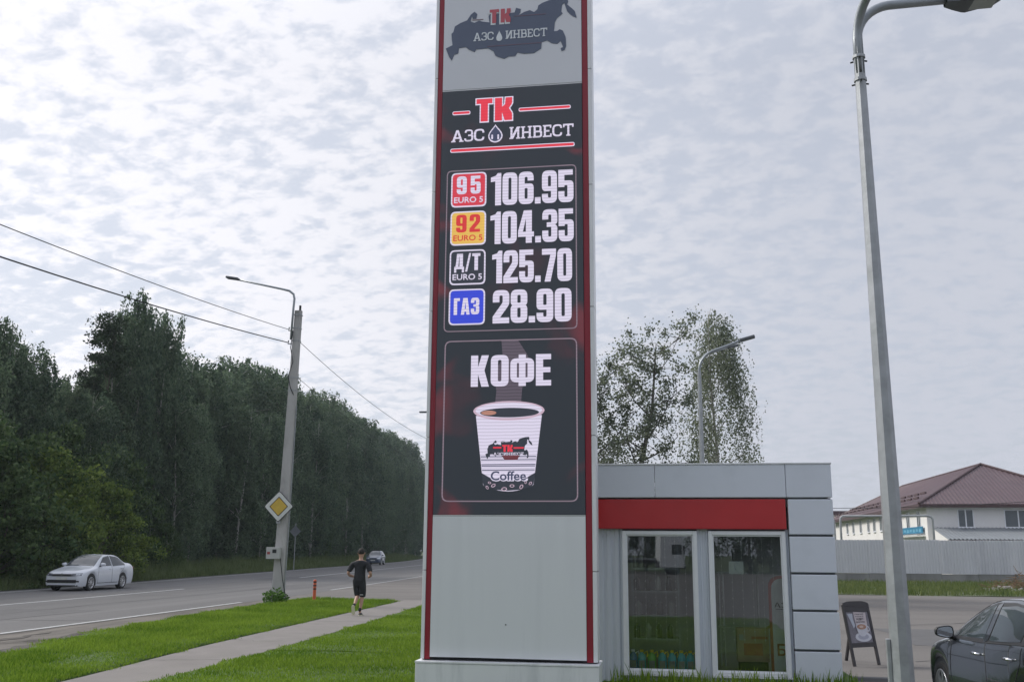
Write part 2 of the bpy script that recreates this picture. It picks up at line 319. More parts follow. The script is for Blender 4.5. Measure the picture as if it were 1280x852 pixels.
SLAB = {
 'Н': (9, [[(0,0),(3.4,0),(3.4,1),(2.5,1),(2.5,4.3),(6.5,4.3),(6.5,1),(5.6,1),(5.6,0),(9,0),(9,1),(8.1,1),(8.1,9),(9,9),(9,10),(5.6,10),(5.6,9),(6.5,9),(6.5,5.6),(2.5,5.6),(2.5,9),(3.4,9),(3.4,10),(0,10),(0,9),(.9,9),(.9,1),(0,1)]]),
 'И': (9, [[(0,0),(3,0),(6.5,6.8),(6.5,1),(5.6,1),(5.6,0),(9,0),(9,1),(8.1,1),(8.1,9),(9,9),(9,10),(6.2,10),(2.5,3.2),(2.5,9),(3.4,9),(3.4,10),(0,10),(0,9),(.9,9),(.9,1),(0,1)]]),
 'Т': (9, [[(2.8,0),(6.2,0),(6.2,1),(5.3,1),(5.3,8.7),(7.6,8.7),(7.6,7.2),(8.8,7.2),(8.8,10),(.2,10),(.2,7.2),(1.4,7.2),(1.4,8.7),(3.7,8.7),(3.7,1),(2.8,1)]]),
 'Е': (7.2, [[(0,0),(7.2,0),(7.2,2.8),(6,2.8),(6,1.2),(2.5,1.2),(2.5,4.4),(5.4,4.4),(5.4,5.7),(2.5,5.7),(2.5,8.8),(5.8,8.8),(5.8,7.4),(7,7.4),(7,10),(0,10),(0,9),(.9,9),(.9,1),(0,1)]]),
 'В': (7.8, [[(0,0),(7.8,0,2.4),(7.8,5.3,1.6),(7,5.5),(7.3,6,.5),(7.3,10,2.2),(0,10),(0,9),(.9,9),(.9,1),(0,1)], [(2.5,1.2),(6.2,1.2,1),(6.2,4.4,1),(2.5,4.4)], [(2.5,5.7),(5.7,5.7,.8),(5.7,8.8,.8),(2.5,8.8)]]),
 'С': (8, [[(8,3.2),(8,0,3),(0,0,4),(0,10,4),(8,10,3),(8,6.8),(6.5,6.8),(6.5,8.7,1.6),(1.6,8.7,2.5),(1.6,1.3,2.5),(6.5,1.3,1.6),(6.5,3.2)]]),
 'З': (7, [[(0,2.6),(0,0,2.5),(7,0,3),(7,5,1.2),(6.3,5.2),(6.8,5.6,.6),(6.8,10,3),(.4,10,2.4),(.4,7.4),(1.8,7.4),(1.8,8.8,.8),(5.3,8.8,1),(5.3,5.7,.8),(3,5.7),(3,4.5),(5.5,4.5,.8),(5.5,1.2,1.2),(1.5,1.2,.8),(1.5,2.6)]]),
 'А': (9.6, [[(0,0),(3.4,0),(3.4,1),(2.7,1),(3.2,2.7),(6.4,2.7),(6.9,1),(6.2,1),(6.2,0),(9.6,0),(9.6,1),(8.7,1),(5.7,10),(3.9,10),(.9,1),(0,1)], [(3.6,3.9),(6,3.9),(4.8,8)]]),
}
def glyphs(table, s, gap):
    """returns total width and the list of polygons with holes for a word"""
    x = 0; out = []
    for ch in s:
        w_, pls = table[ch]
        out.append((ch, [[(p.x+x, p.y) for p in rpoly(pl)] for pl in pls])); x += w_+gap
    return x-gap, out
def word(name, s, table, mtl, parent, x0, x1, z0, z1, y, gap=.5, depth=.004, grow=0., each=False):
    W, gl = glyphs(table, s, gap); sx = (x1-x0)/W; sy = (z1-z0)/10
    if each:
        for ch, pls in gl: fill(name, pls, mtl, parent, sx, sy, x0, z0, y, depth, grow)
    else: return fill(name, [p for _, pls in gl for p in pls], mtl, parent, sx, sy, x0, z0, y, depth, grow)
def rrect(x0, x1, z0, z1, r): return [(p.x, p.y) for p in rpoly([(x0, z0, r), (x1, z0, r), (x1, z1, r), (x0, z1, r)])]
def frame_rr(name, x0, x1, z0, z1, r, t, mtl, parent, y, depth=.004):
    return fill(name, [rrect(x0, x1, z0, z1, r), rrect(x0+t, x1-t, z0+t, z1-t, max(r-t, .005))], mtl, parent, y=y, depth=depth)

# common materials
M_clad = mat('light grey composite cladding', (.74, .755, .785), .35, 0, .03, 2, 0, dirt=(.58, .60, .63), dscale=2.2, stretch=(2, 1, .3))
M_clad2 = mat('grey coated kiosk cassette', (.68, .72, .805), .42, .0, .02, 3, .02, 30, dirt=(.635, .675, .755), dscale=3.0)
M_white = mat('white window plastic', (.80, .82, .86), .35, 0, .03, 8)
M_red = mat('red coated metal', (.50, .028, .035), .38, 0, .06, 3, coat=.2)
M_dred = mat('dark red stripe', (.26, .014, .03), .4, 0, .06, 3)
M_dark = mat('dark gap', (.02, .022, .025), .8)
M_black = mat('black plastic', (.018, .019, .022), .45, 0, .1, 20)
M_steel = mat('galvanised steel', (.36, .38, .40), .48, .55, .12, 9, .04, 40, dirt=(.28, .30, .31), dscale=4)
M_conc = mat('weathered concrete', (.43, .425, .42), .9, 0, .14, 5, .35, 45, dirt=(.22, .22, .21), dscale=2.5, stretch=(1, 1, .35))
M_asph = mat('worn asphalt', (.145, .143, .143), .88, 0, .14, .9, .30, 90, dirt=(.115, .114, .116), dscale=.8, stretch=(1, .05, 1), spec=.3)
M_paint = mat('worn road paint', (.46, .47, .47), .7, 0, .14, 7, dirt=(.20, .20, .20), dscale=5)
M_rub = mat('tyre rubber', (.018, .018, .019), .75, 0, .1, 20)
M_chrome = mat('bright chrome', (.75, .76, .78), .18, 1., .03, 10)
M_kglass = glass_mat('kiosk window glass', (.90, .93, .93), .05)
M_bark = mat('brown bark', (.10, .085, .07), .9, 0, .3, 8, .5, 20)
M_birch = mat('birch bark', (.42, .41, .38), .85, 0, .25, 3, .3, 20, dirt=(.06, .055, .05), dscale=3, stretch=(1, 1, .5))

# ---------------------------------------------------------------- ground, road, path
def near(y): return float(np.interp(y, [-80, 20, 30, 48, 66, 90, 120, 160, 260, 420], [-13.8, -13.8, -14.2, -15.2, -16.6, -19.0, -22.2, -28.0, -47, -85]))
def cent(y): return float(np.interp(y, [-80, 25, 43, 56, 70, 92, 117, 160, 260, 420], [-20.4, -20.6, -21.5, -22.8, -24.3, -26.6, -29.3, -35.4, -54.5, -92]))
def far(y): return float(np.interp(y, [-80, 30, 45, 61, 78, 96, 125, 157, 260, 420], [-26.0, -26.0, -27.1, -29.2, -31.2, -33.4, -36.6, -41.0, -61, -99]))
def sm(f): return lambda y: sum(f(y+d) for d in (-14, -9, -4, 0, 4, 9, 14))/7
near, cent, far = sm(near), sm(cent), sm(far)
def lot_z(x): t = min(max((x+6)/8.2, 0), 1); return -.2*t*t*(3-2*t)
def strip(fa, fb, y0, y1, z, step=4, n=1, zf=None):
    mb = MB(); rows = []; k = max(1, int(round((y1-y0)/step)))
    for i in range(k+1):
        y = y0+(y1-y0)*i/k; a, b = fa(y), fb(y)
        rows.append([(a+(b-a)*j/n, y, z+(zf(a+(b-a)*j/n) if zf else 0)) for j in range(n+1)])
    mb.grid(rows); return mb
def ground_mat():
    m = mat('rough grassy soil', (.055, .085, .025), .95, 0, .3, .8, .4, 12, dirt=(.10, .085, .06), dscale=.25); return m
structure(MB().add([(-900, -500, -.34), (900, -500, -.34), (900, 1500, -.34), (-900, 1500, -.34)], [(0, 1, 2, 3)]).build('ground', ground_mat()))
structure(strip(lambda y: far(y)-.7, lambda y: near(y)+.02, -80, 420, 0, 4, 6).build('road', M_asph))
M_lot = mat('worn sandy asphalt', (.160, .150, .142), .9, 0, .12, .45, .30, 90, dirt=(.128, .12, .114), dscale=.5, spec=.3, stretch=(.3, 1, 1))
structure(strip(lambda y: near(y)+.02, lambda y: 2.0, 34.2, 88, -.004, 3, 20, lot_z).build('parking_lot', M_lot))
structure(strip(lambda y: 2.0, lambda y: 62, -68, 51.5, -.004, 6, 20, lot_z).build('parking_lot', M_lot))
structure(strip(lambda y: near(y)+.02, lambda y: 2.0, -68, 1.2, -.012, 6, 20, lot_z).build('parking_lot', M_lot))
# sandy shoulder between carriageway and lawn
M_sand = mat('gritty tyre tracked shoulder', (.135, .122, .108), .95, 0, .35, 1.6, .9, 14, dirt=(.062, .056, .05), dscale=1.9, stretch=(1, .22, 1))
def lawn_l(y): return float(np.interp(y, [-6, 8, 12, 16, 20, 26, 31, 34.9], [-8.9, -9.7, -10.4, -11.15, -12.15, -12.75, -13.05, -13.1]))
structure(strip(lambda y: near(y)+.02, lambda y: lawn_l(y)+.5, 1.2, 35, -.006, 1, 8).build('shoulder', M_sand))
# markings
def line(name, f, y0, y1, wd): return structure(strip(lambda y: f(y)-wd/2, lambda y: f(y)+wd/2, y0, y1, .006, 3).build(name, M_paint))
line('road_marking', lambda y: near(y)-.12, -60, 33, .15); line('road_marking', lambda y: near(y)-.12, 44, 300, .13)
line('road_marking', cent, -60, 43, .18); line('road_marking', cent, 62, 300, .2)
line('road_marking', lambda y: far(y)+.1, -60, 300, .15)
M_patch = mat('darker asphalt repair', (.105, .104, .106), .9, 0, .12, 2, .3, 90); M_crack = mat('tar filled crack', (.05, .05, .052), .8)
for x0, x1, y0, y1 in ((-19.4, -16.6, 22.5, 27.8), (-24.9, -22.9, 58, 66), (-18.9, -16.9, 44, 52)):
    structure(MB().grid([[(x0+(x1-x0)*i/6+.08*math.sin(i*3+y), y, .004) for i in range(7)] for y in np.linspace(y0, y1, 8)]).build('asphalt_patch', M_patch))
structure(MB().grid([[(5.4+i*.7+.1*math.sin(i*2+y), y, -.2) for i in range(6)] for y in np.linspace(24, 29, 7)]).build('asphalt_patch', M_patch))
M_mud = mat('dark damp mud', (.06, .054, .048), .85, 0, .3, 3, .8, 25, dirt=(.11, .10, .09), dscale=4)
def mud(y0, y1, fx_, w0):
    mb = MB(); rr = []
    for i in range(41):
        y = y0+(y1-y0)*i/40; t = math.sin(PI*i/40); c_ = fx_(y)+.10*math.sin(y*2.1)+.05*math.sin(y*6.3); ww = w0*t*(1+.45*math.sin(y*3.7+1)+.3*math.sin(y*9.1)); rr.append([(c_-ww, y, .0015), (c_, y, .0025), (c_+ww, y, .0015)])
    mb.grid(rr); structure(mb.build('mud_streak', M_mud))
mud(14.5, 22.5, lambda y: lawn_l(y)-.28, .16); mud(17.5, 20.5, lambda y: near(y)+.75, .10); mud(22, 31, lambda y: lawn_l(y)-.22, .09); mud(12, 16, lambda y: lawn_l(y)-.9, .12)
for k in range(5): mud(16.4+k*.12, 20.6+k*.12, lambda y, k=k: -13.2+.30*(y-16.4)*.9+k*.10-.02, .018)
def crack(pts, w_, z):
    mb = MB(); rr = []
    q = [Vector(a).lerp(Vector(b), k/8) for a, b in zip(pts[:-1], pts[1:]) for k in range(8)]+[Vector(pts[-1])]
    for i, p in enumerate(q):
        n_ = (q[min(i+1, len(q)-1)]-q[max(i-1, 0)]).normalized(); n_ = Vector((-n_.y, n_.x)); j = random.uniform(-.06, .06); ww = w_*random.uniform(.5, 1.3); rr.append([(p.x+n_.x*(j-ww), p.y+n_.y*(j-ww), z), (p.x+n_.x*(j+ww), p.y+n_.y*(j+ww), z)])
    mb.grid(rr); structure(mb.build('road_crack', M_crack))
crack([(-20.2, 20), (-18.5, 23.2), (-14.2, 23.9)], .022, .005); crack([(-18, 24), (-18.4, 31), (-18.2, 40), (-19.4, 52)], .02, .0055); crack([(-26.0, 36), (-23.0, 37), (-21, 36.6), (-14.6, 38.4)], .03, .0058)
crack([(4.5, 20.5), (7.5, 22), (12, 21.4), (18, 23)], .02, -.1985); crack([(6, 30), (10, 33), (16, 32.4), (26, 36)], .03, -.1983); crack([(9, 21.8), (10.2, 28), (10, 33)], .02, -.198)
crack([(-8.4, 15.5), (-7.3, 15.9)], .01, .0325); crack([(-8.7, 19.4), (-8, 19.1), (-7.2, 19.5)], .01, .0325); crack([(-9.0, 24.6), (-7.6, 24.9)], .012, .0325)
# footpath
def path_l(y): return float(np.interp(y, [-8, 13, 18, 25, 30, 34.7, 36], [-7.9, -8.15, -8.62, -8.98, -9.2, -9.42, -9.5]))
def path_r(y): return float(np.interp(y, [-8, 13, 17.4, 24, 32, 36], [-6.9, -7.0, -7.08, -7.42, -8.02, -8.1]))
M_path = mat('pale gritty footpath', (.205, .190, .180), .92, 0, .14, 2.2, .5, 60, dirt=(.175, .165, .15), dscale=1.1)
structure(strip(path_l, path_r, .4, 35.6, .028, 1, 6).build('footpath', M_path))
# lawn sheets
M_soil = mat('lawn underlayer', (.06, .11, .02), .95, 0, .25, 2.5, .5, 25)
def lawn_sheet(fa, fb, y0, y1):
    mb = MB(); ys = np.arange(y0, y1+.01, .7)
    for y in ys: pass
    rows = []
    for y in ys:
        a, b = fa(y), fb(y); r = [(a-.05, y, -.05)]
        for j in range(9):
            x = a+(b-a)*j/8; r.append((x, y, .035+.012*math.sin(x*2.1+y)*math.sin(y*1.3)))
        r.append((b+.0, y, -.25)); rows.append(r)
    mb.grid(rows); return mb
def tipx(y): return path_l(y)-.12
structure(lawn_sheet(lawn_l, tipx, .6, 34.9).build('lawn', M_soil, smooth=True))
def lawn_rr(y): return 2.5 if y < 17.6 else -4.2
structure(lawn_sheet(lambda y: path_r(y)+.05, lambda y: 2.55, .6, 17.5).build('lawn', M_soil, smooth=True))
structure(lawn_sheet(lambda y: path_r(y)+.05, lambda y: 2.05, 17.6, 34.6).build('lawn', M_soil, smooth=True))
# verge beyond the lot
M_verge = mat('rough verge soil', (.07, .095, .035), .95, 0, .3, 1.2, .5, 15, dirt=(.16, .15, .12), dscale=.6)
structure(MB().grid([[(x, y, -.19+.03*math.sin(x*.7+y*.3)) for x in range(-12, 66, 3)] for y in (51.4, 55, 59, 63, 67, 71, 75, 86)]).build('verge', M_verge, smooth=True))
structure(strip(lambda y: far(y)-16, lambda y: far(y)-.6, -30, 300, .02, 5, 3).build('forest_floor', mat('dark forest floor', (.035, .05, .02), .95, 0, .3, 1, .5, 8)))

def grass(name, n, sampler, h0, h1, wd, m, lean=.5, segs=1):
    """thin blades; sampler(n) -> x, y, z, size factor"""
    x, y, z, sc = sampler(n); n = len(x)
    a = rng.uniform(0, 2*PI, n); h = rng.uniform(h0, h1, n)*sc; wv = wd*rng.uniform(.6, 1.4, n)*(.5+.5*sc)
    la = rng.uniform(0, 2*PI, n); ll = h*lean*rng.uniform(.1, 1, n)
    dx = np.cos(a)*wv; dy = np.sin(a)*wv
    V = np.zeros((n, 5, 3), np.float32)
    mx = x+np.cos(la)*ll*.35; my = y+np.sin(la)*ll*.35
    V[:, 0] = np.stack([x-dx, y-dy, z], 1); V[:, 1] = np.stack([x+dx, y+dy, z], 1)
    V[:, 2] = np.stack([mx+dx*.8, my+dy*.8, z+h*.55], 1); V[:, 3] = np.stack([mx-dx*.8, my-dy*.8, z+h*.55], 1)
    V[:, 4] = np.stack([x+np.cos(la)*ll, y+np.sin(la)*ll, z+h], 1)
    b = np.arange(n)[:, None]*5
    F = np.concatenate([b+np.array([0, 1, 2]), b+np.array([0, 2, 3]), b+np.array([3, 2, 4])])
    me = np_mesh(name, V.reshape(-1, 3), F, m)
    return tag(link(name, me), kind='stuff')
M_grass = leaf_mat('fresh lawn grass', (.070, .158, .010), (.25, .365, .045), .4, .75)
M_tall = leaf_mat('tall dull verge grass', (.06, .10, .03), (.17, .21, .09), .35, .6)
def pnoise(x, y): return .5+.25*np.sin(x*1.7+np.sin(y*.9)*1.5)+.25*np.sin(y*2.3+x*.6+np.cos(x*1.1)*1.2)
def samp_lawn(n):
    y = 9.5+(35-9.5)*rng.random(n*2)**1.25; x = rng.uniform(-13.5, 2.5, n*2)
    ll = np.interp(y, [8, 12, 16, 20, 26, 31, 34.9], [-9.7, -10.4, -11.15, -12.15, -12.75, -13.05, -13.1])
    pl = np.interp(y, [13, 18, 25, 30, 34.7], [-8.15, -8.62, -8.98, -9.2, -9.42]); pr = np.interp(y, [13, 17.4, 24, 32], [-7.0, -7.08, -7.42, -8.02])
    jit = rng.normal(0, .035, n*2)+.06*np.sin(y*2.7)+.04*np.sin(y*7.1+1)
    ok = (x > ll+jit*2.5-.05) & ((x < pl-.02+jit) | (x > pr+.02+jit)) & (y < 34.9) & ((x < -3.0) | (y < 14.2)) & ~((x > -3.2) & (x < -.85) & (y > 12.4) & (y < 13.2)) & (x > -.72*y-2) & ((x < -3.5) | (y > 11.2))
    x, y = x[ok][:n], y[ok][:n]; s = .55+.75*pnoise(x*.8, y*.8)
    edge = np.interp(np.minimum(np.abs(x-np.interp(y, [13, 18, 25, 30, 34.7], [-8.15, -8.62, -8.98, -9.2, -9.42])), np.abs(x-np.interp(y, [13, 17.4, 24, 32], [-7.0, -7.08, -7.42, -8.02]))), [0, .35], [.55, 1])
    s = s*edge*np.where(x < -9.6, 1.25, .8)*np.interp(x-np.interp(y, [8, 12, 16, 20, 26, 31, 34.9], [-9.7, -10.4, -11.15, -12.15, -12.75, -13.05, -13.1]), [0, .6], [.55, 1])
    return x, y, np.full(len(x), .03), s
o = grass('grass', 230000, samp_lawn, .03, .105, .0075, M_grass, .8); tag(o, 'bright green mown grass on both sides of the footpath', 'grass')
def samp_near(n):
    x = rng.uniform(-9.5, 2.5, n); y = rng.uniform(.7, 11.2, n); pl = np.interp(y, [-8, 13], [-7.9, -8.15]); ok = (x < pl-.05) | (x > -6.9); x, y = x[ok], y[ok]; return x, y, np.full(len(x), .03), .5+.6*pnoise(x, y)
o = grass('grass', 60000, samp_near, .035, .11, .011, M_grass, .8); tag(o, 'mown grass in front of the pylon, below the view', 'grass')
def samp_kiosk(n):
    x = rng.uniform(-.85, 2.4, n); y = 14.36-np.abs(rng.normal(0, .35, n)); return x, y, np.full(n, .03), .4+rng.random(n)**3*1.9
o = grass('grass', 2600, samp_kiosk, .06, .15, .006, M_grass, .4); tag(o, 'uncut grass tufts along the foot of the kiosk wall', 'grass')
def samp_far(n):
    y = 14+rng.random(n)**1.5*190; f = np.array([far(t) for t in np.linspace(10, 210, 120)]); fx = np.interp(y, np.linspace(10, 210, 120), f)
    d = rng.random(n)**1.3*6.5; x = fx-.75-d; s = np.interp(d, [0, .8, 3], [.45, .8, 1.35])*(.6+.6*pnoise(x, y*.5)); return x, y, np.full(n, 0.), s
o = grass('tall_grass', 60000, samp_far, .45, .95, .022, M_tall, .5); tag(o, 'tall dull green grass along the far side of the road', 'grass')
def samp_v(n):
    x = rng.uniform(3, 62, n); y = 51.6+rng.random(n)*21.5; return x, y, np.full(n, -.2), .5+.8*pnoise(x*.5, y*.5)
o = grass('verge_grass', 60000, samp_v, .12, .34, .018, leaf_mat('dry verge grass', (.07, .12, .03), (.17, .20, .07), .35), .6); tag(o, 'patchy grass strip between the lot and the metal fence', 'grass')

# ================================================================ price pylon
pyl = thing('price_pylon', (-2.01, 12.5, 0), 'tall grey and red fuel price pylon with lit price board beside the kiosk', 'sign')
PX = 2.01                                  # world x of a feature = local x - PX
def X(x): return x+PX
M_panel = mat('satin grey panel', (.70, .72, .755), .45, 0, .015, 1.5, .01, 12, dirt=(.67, .69, .725), dscale=1.3, stretch=(3.2, 1, .16))
MB().box(X(-3.145), X(-.88), -.10, .44, -.05, .435).build('plinth', M_clad, pyl, bevel=.008)
MB().box(X(-3.15), X(-.875), -.108, .45, .437, .462).build('plinth_cap', M_clad, pyl, bevel=.004)
zs = [.475]+[1.55+1.68*k for k in range(6)]+[10.6]
for side in (-1, 1):
    for a, b in zip(zs[:-1], zs[1:]):
        x0, x1 = (X(-3.105), X(-3.062)) if side < 0 else (X(-.953), X(-.900))
        MB().box(x0, x1, 0, .34, a+.004, b-.004).build('side_panel', M_clad, pyl, bevel=.005)
    x0, x1 = (X(-3.060), X(-2.992)) if side < 0 else (X(-1.033), X(-.955))
    MB().box(x0, x1, .012, .05, .475, 10.6).build('red_stripe', M_dred, pyl, bevel=.003)
MB().box(X(-3.10), X(-.905), .05, .33, .47, 10.58).build('core', M_dark, pyl)
# the blank panel bows out a little at the foot
rows = []
for i in range(9):
    z = .50+1.722*i/8; rows.append([(X(-2.988)+1.951*j/12, .006-.010*math.sin(PI*j/12)*(1-i/8)-(.004 if i % 8 else 0), z+(.004*math.sin(PI*j/12*1.0+.6) if i == 0 else 0)) for j in range(13)])
o = MB().grid(rows).build('lower_panel', M_panel, pyl); so_ = o.modifiers.new('solid', 'SOLIDIFY'); so_.thickness = .02; so_.offset = -1
MB().box(X(-2.21)+.17, X(-2.21)+.185, -.012, .01, .895, .91).build('screw_head', M_dark, pyl, bevel=.003)
MB().box(X(-2.988), X(-1.037), .0, .04, 8.082, 10.58).build('map_panel', mat('pale printed panel', (.66, .68, .73), .45, 0, .02, 1.5), pyl, bevel=.003)
MB().box(X(-2.988), X(-1.037), .004, .03, 2.226, 2.236).build('screen_edge_strip', M_clad, pyl)
MB().box(X(-2.988), X(-1.037), .004, .03, 8.064, 8.078).build('screen_edge_strip', M_clad, pyl)
# LED screen
scr = MB().box(-.974, .974, 0, .03, 0, 5.824).build('led_screen', led_back(), pyl, loc=(X(-2.0125), .0, 2.239))
LX = 2.0125; LZ = 2.239
def l(x): return x+LX
def lz(z): return z-LZ
W1 = led_mat('lit white', (212, 205, 226), .80, .13); W2 = led_mat('lit pale outline', (196, 170, 188), .8); R1 = led_mat('lit red', (206, 44, 62), .95, .06); RD = led_mat('lit badge red', (196, 50, 66), .9, .05)
YL = led_mat('lit amber', (218, 176, 80), .85, .05); BL = led_mat('lit blue', (44, 62, 196), .9, .05); NV = led_mat('lit navy', (52, 58, 84), .9, .03); OL = led_mat('lit grey outline', (128, 112, 124), .8); RT = led_mat('lit red print', (196, 44, 44), .9, .04)
DKL = led_mat('lit charcoal', (38, 42, 52), .9, .03)
def bar(name, x0, x1, z0, z1, t, parent, core, rim, y=-.004):
    b = fill(name, [rrect(x0, x1, z0, z1, (z1-z0)/2)], rim, parent, y=y)
    fill('bar_core', [rrect(x0+t, x1-t, z0+t, z1-t, (z1-z0)/2-t)], core, parent, y=y-.004); return b
sc = scr
for grow, m_, y_ in ((.016, W1, -.004), (0, R1, -.008)): word('letter', 'Тk', IMP, m_, sc, l(-2.50), l(-2.0), lz(7.58), lz(7.915), y_, gap=.9, grow=grow)
bar('logo_bar', l(-2.84), l(-2.585), lz(7.70), lz(7.755), .011, sc, R1, W1); bar('logo_bar', l(-1.91), l(-1.19), lz(7.695), lz(7.75), .011, sc, R1, W1)
bar('logo_bar', l(-2.86), l(-1.14), lz(7.145), lz(7.205), .012, sc, R1, W1)
word('station_name', 'АЗС', SLAB, W1, sc, l(-2.85), l(-2.385), lz(7.30), lz(7.475), -.004, gap=.5)
word('station_name', 'ИНВЕСТ', SLAB, W1, sc, l(-2.035), l(-1.15), lz(7.30), lz(7.475), -.004, gap=.6)
def drop(x, z, w_, h_, parent, m_, y):
    pts = []
    for k in range(40):
        t = 2*PI*k/40; r = w_/2
        px_ = math.sin(t)*r*(1 if math.cos(t) < 0 else (1-math.cos(t))**.0*(1-max(0, math.cos(t))**1.0*.55)); pz = -math.cos(t)
        pz = -math.cos(t)*r if math.cos(t) > 0 else -math.cos(t)*(h_-r)
        wfac = 1 if math.cos(t) > 0 else (1-(-math.cos(t))**1.7)**1
        pts.append((x+math.sin(t)*r*(wfac if math.cos(t) < 0 else 1)*(1.0), z+r+pz))
    return fill('water_drop', [pts], m_, parent, y=y)
drop(l(-2.23), lz(7.262), .20, .27, sc, W1, -.004); drop(l(-2.23), lz(7.28), .165, .225, sc, NV, -.008)
fill('glint', [rrect(l(-2.285), l(-2.262), lz(7.31), lz(7.375), .011)], W1, sc, y=-.012); fill('glint', [rrect(l(-2.20), l(-2.178), lz(7.30), lz(7.375), .011)], W1, sc, y=-.012)
# price block
frame_rr('price_frame', l(-2.90), l(-1.12), lz(4.62), lz(6.885), .07, .014, OL, sc, -.002)
frame_rr('coffee_frame', l(-2.88), l(-1.125), lz(2.40), lz(4.50), .09, .016, OL, sc, -.002)
def badge(z0, z1, core, rim):
    b = fill('fuel_badge', [rrect(l(-2.835), l(-2.345), lz(z0), lz(z1), .07)], rim, sc, y=-.004)
    c = fill('badge_face', [rrect(l(-2.815), l(-2.365), lz(z0+.02), lz(z1-.02), .055)], core, sc, y=-.008); return c
badge(6.35, 6.845, RD, W1); badge(5.81, 6.29, YL, W1); badge(5.26, 5.745, DKL, W1); badge(4.71, 5.20, BL, W1)
word('fuel_grade', '95', IMP, W1, sc, l(-2.755), l(-2.425), lz(6.535), lz(6.79), -.012, gap=2.0)
word('fuel_grade', '92', IMP, RT, sc, l(-2.755), l(-2.425), lz(5.99), lz(6.24), -.012, gap=1.4)
word('fuel_grade', 'Д/т', IMP, W1, sc, l(-2.77), l(-2.415), lz(5.455), lz(5.69), -.012, gap=.7)
word('fuel_grade', 'ГАЗ', IMP, W1, sc, l(-2.765), l(-2.42), lz(4.85), lz(5.075), -.012, gap=.7)
for z, m_ in ((6.41, W1), (5.87, RT), (5.325, W1)): text('euro_five', 'EURO 5', m_, sc, l(-2.79), lz(z), .082, -.012, .40, .015)
for s_, x0, x1, z0, z1 in (('106.95', -2.285, -1.16, 6.355, 6.815), ('104.35', -2.285, -1.16, 5.81, 6.265), ('125.70', -2.255, -1.185, 5.265, 5.715), ('28.90', -2.24, -1.195, 4.72, 5.17)):
    word('price_digit', s_, IMP, W1, sc, l(x0), l(x1), lz(z0), lz(z1), -.004, gap=.45, each=True)
word('coffee_letter', 'КОФЕ', IMP, W1, sc, l(-2.52), l(-1.465), lz(3.88), lz(4.295), -.006, gap=.5, each=True)
# drawn coffee cup with steam
ST = led_mat('lit steam', (84, 74, 86), .8, .25)
fill('steam', [[(l(-2.20)+.0, lz(3.62)), (l(-1.86), lz(3.62)), (l(-1.84), lz(3.86)), (l(-1.70), lz(4.08)), (l(-1.78), lz(4.3)), (l(-1.90), lz(4.49)), (l(-2.12), lz(4.49)), (l(-2.10), lz(4.25)), (l(-2.22), lz(4.05)), (l(-2.18), lz(3.82))]], ST, sc, y=-.002, depth=.003)
def ell(cx, cz, rx, rz, n=36, a0=0, a1=2*PI): return [(cx+rx*math.cos(a0+(a1-a0)*k/n), cz+rz*math.sin(a0+(a1-a0)*k/n)) for k in range(n)]
cx = l(-2.015)
fill('cup_body', [[(cx-.43, lz(3.50)), (cx-.325, lz(2.62))]+[(cx-.31+.62*k/10, lz(2.60)-.07*math.sin(PI*k/10)) for k in range(11)]+[(cx+.325, lz(2.62)), (cx+.43, lz(3.50))]], W1, sc, y=-.005)
fill('cup_rim', [ell(cx, lz(3.56), .465, .125)], W2, sc, y=-.008); fill('cup_rim', [ell(cx, lz(3.565), .435, .10)], W1, sc, y=-.0105, depth=.001)
fill('coffee_surface', [ell(cx+.01, lz(3.535), .385, .062)], DKL, sc, y=-.012)
fill('coffee_foam', [ell(cx-.26, lz(3.535), .10, .028)], led_mat('lit foam', (170, 120, 104), .9), sc, y=-.015)
RUS = [(38,345),(100,320),(92,270),(88,218),(105,205),(118,155),(170,128),(232,108),(265,60),(300,36),(326,60),(318,100),(285,100),(276,75),(264,120),(300,135),(345,118),(372,130),(440,142),(430,85),(460,60),(538,36),(470,66),(445,86),(520,70),(560,80),(640,72),(672,70),(684,30),(728,44),(724,75),(708,98),(760,72),(810,60),(850,80),(880,58),(888,24),(925,4),(985,-14),(1060,-30),(1150,-34),(1160,10),(1150,35),(1190,70),(1220,100),(1236,160),(1190,135),(1150,95),(1125,20),(1105,35),(1098,95),(1110,112),(1060,148),(1040,180),(1030,262),(1060,262),(1082,248),(1110,262),(1136,320),(1140,400),(1125,432),(1098,440),(1090,415),(1112,405),(1090,350),(1060,375),(1010,365),(970,338),(920,350),(915,405),(850,440),(760,440),(700,425),(680,455),(620,455),(580,472),(530,455),(498,438),(480,400),(430,370),(320,372),(308,395),(255,370),(225,345),(160,350),(155,395),(118,405),(95,455),(70,420)]
def rus(x0, x1, z0, z1): return [(x0+(p[0]-38)/1198*(x1-x0), z1-(p[1]+34)/506*(z1-z0)) for p in RUS]
fill('cup_map', [rus(cx-.30, cx+.31, lz(2.93), lz(3.22))], DKL, sc, y=-.009)
fill('map_detail', [[(cx-.08, lz(2.99)), (cx+.14, lz(2.99)), (cx+.12, lz(2.93)), (cx-.05, lz(2.93))]], led_mat('lit brown', (96, 40, 48), .9), sc, y=-.012)
word('letter', 'Тk', IMP, R1, sc, cx-.08, cx+.055, lz(3.03), lz(3.12), -.013, gap=.4, depth=.003)
bar('logo_bar', cx-.20, cx-.09, lz(3.075), lz(3.095), .001, sc, R1, R1, -.012); bar('logo_bar', cx+.065, cx+.20, lz(3.07), lz(3.09), .001, sc, R1, R1, -.012)
word('station_name', 'АЗСИНВЕСТ', SLAB, W1, sc, cx-.195, cx+.20, lz(2.985), lz(3.022), -.0135, gap=1, depth=.003)
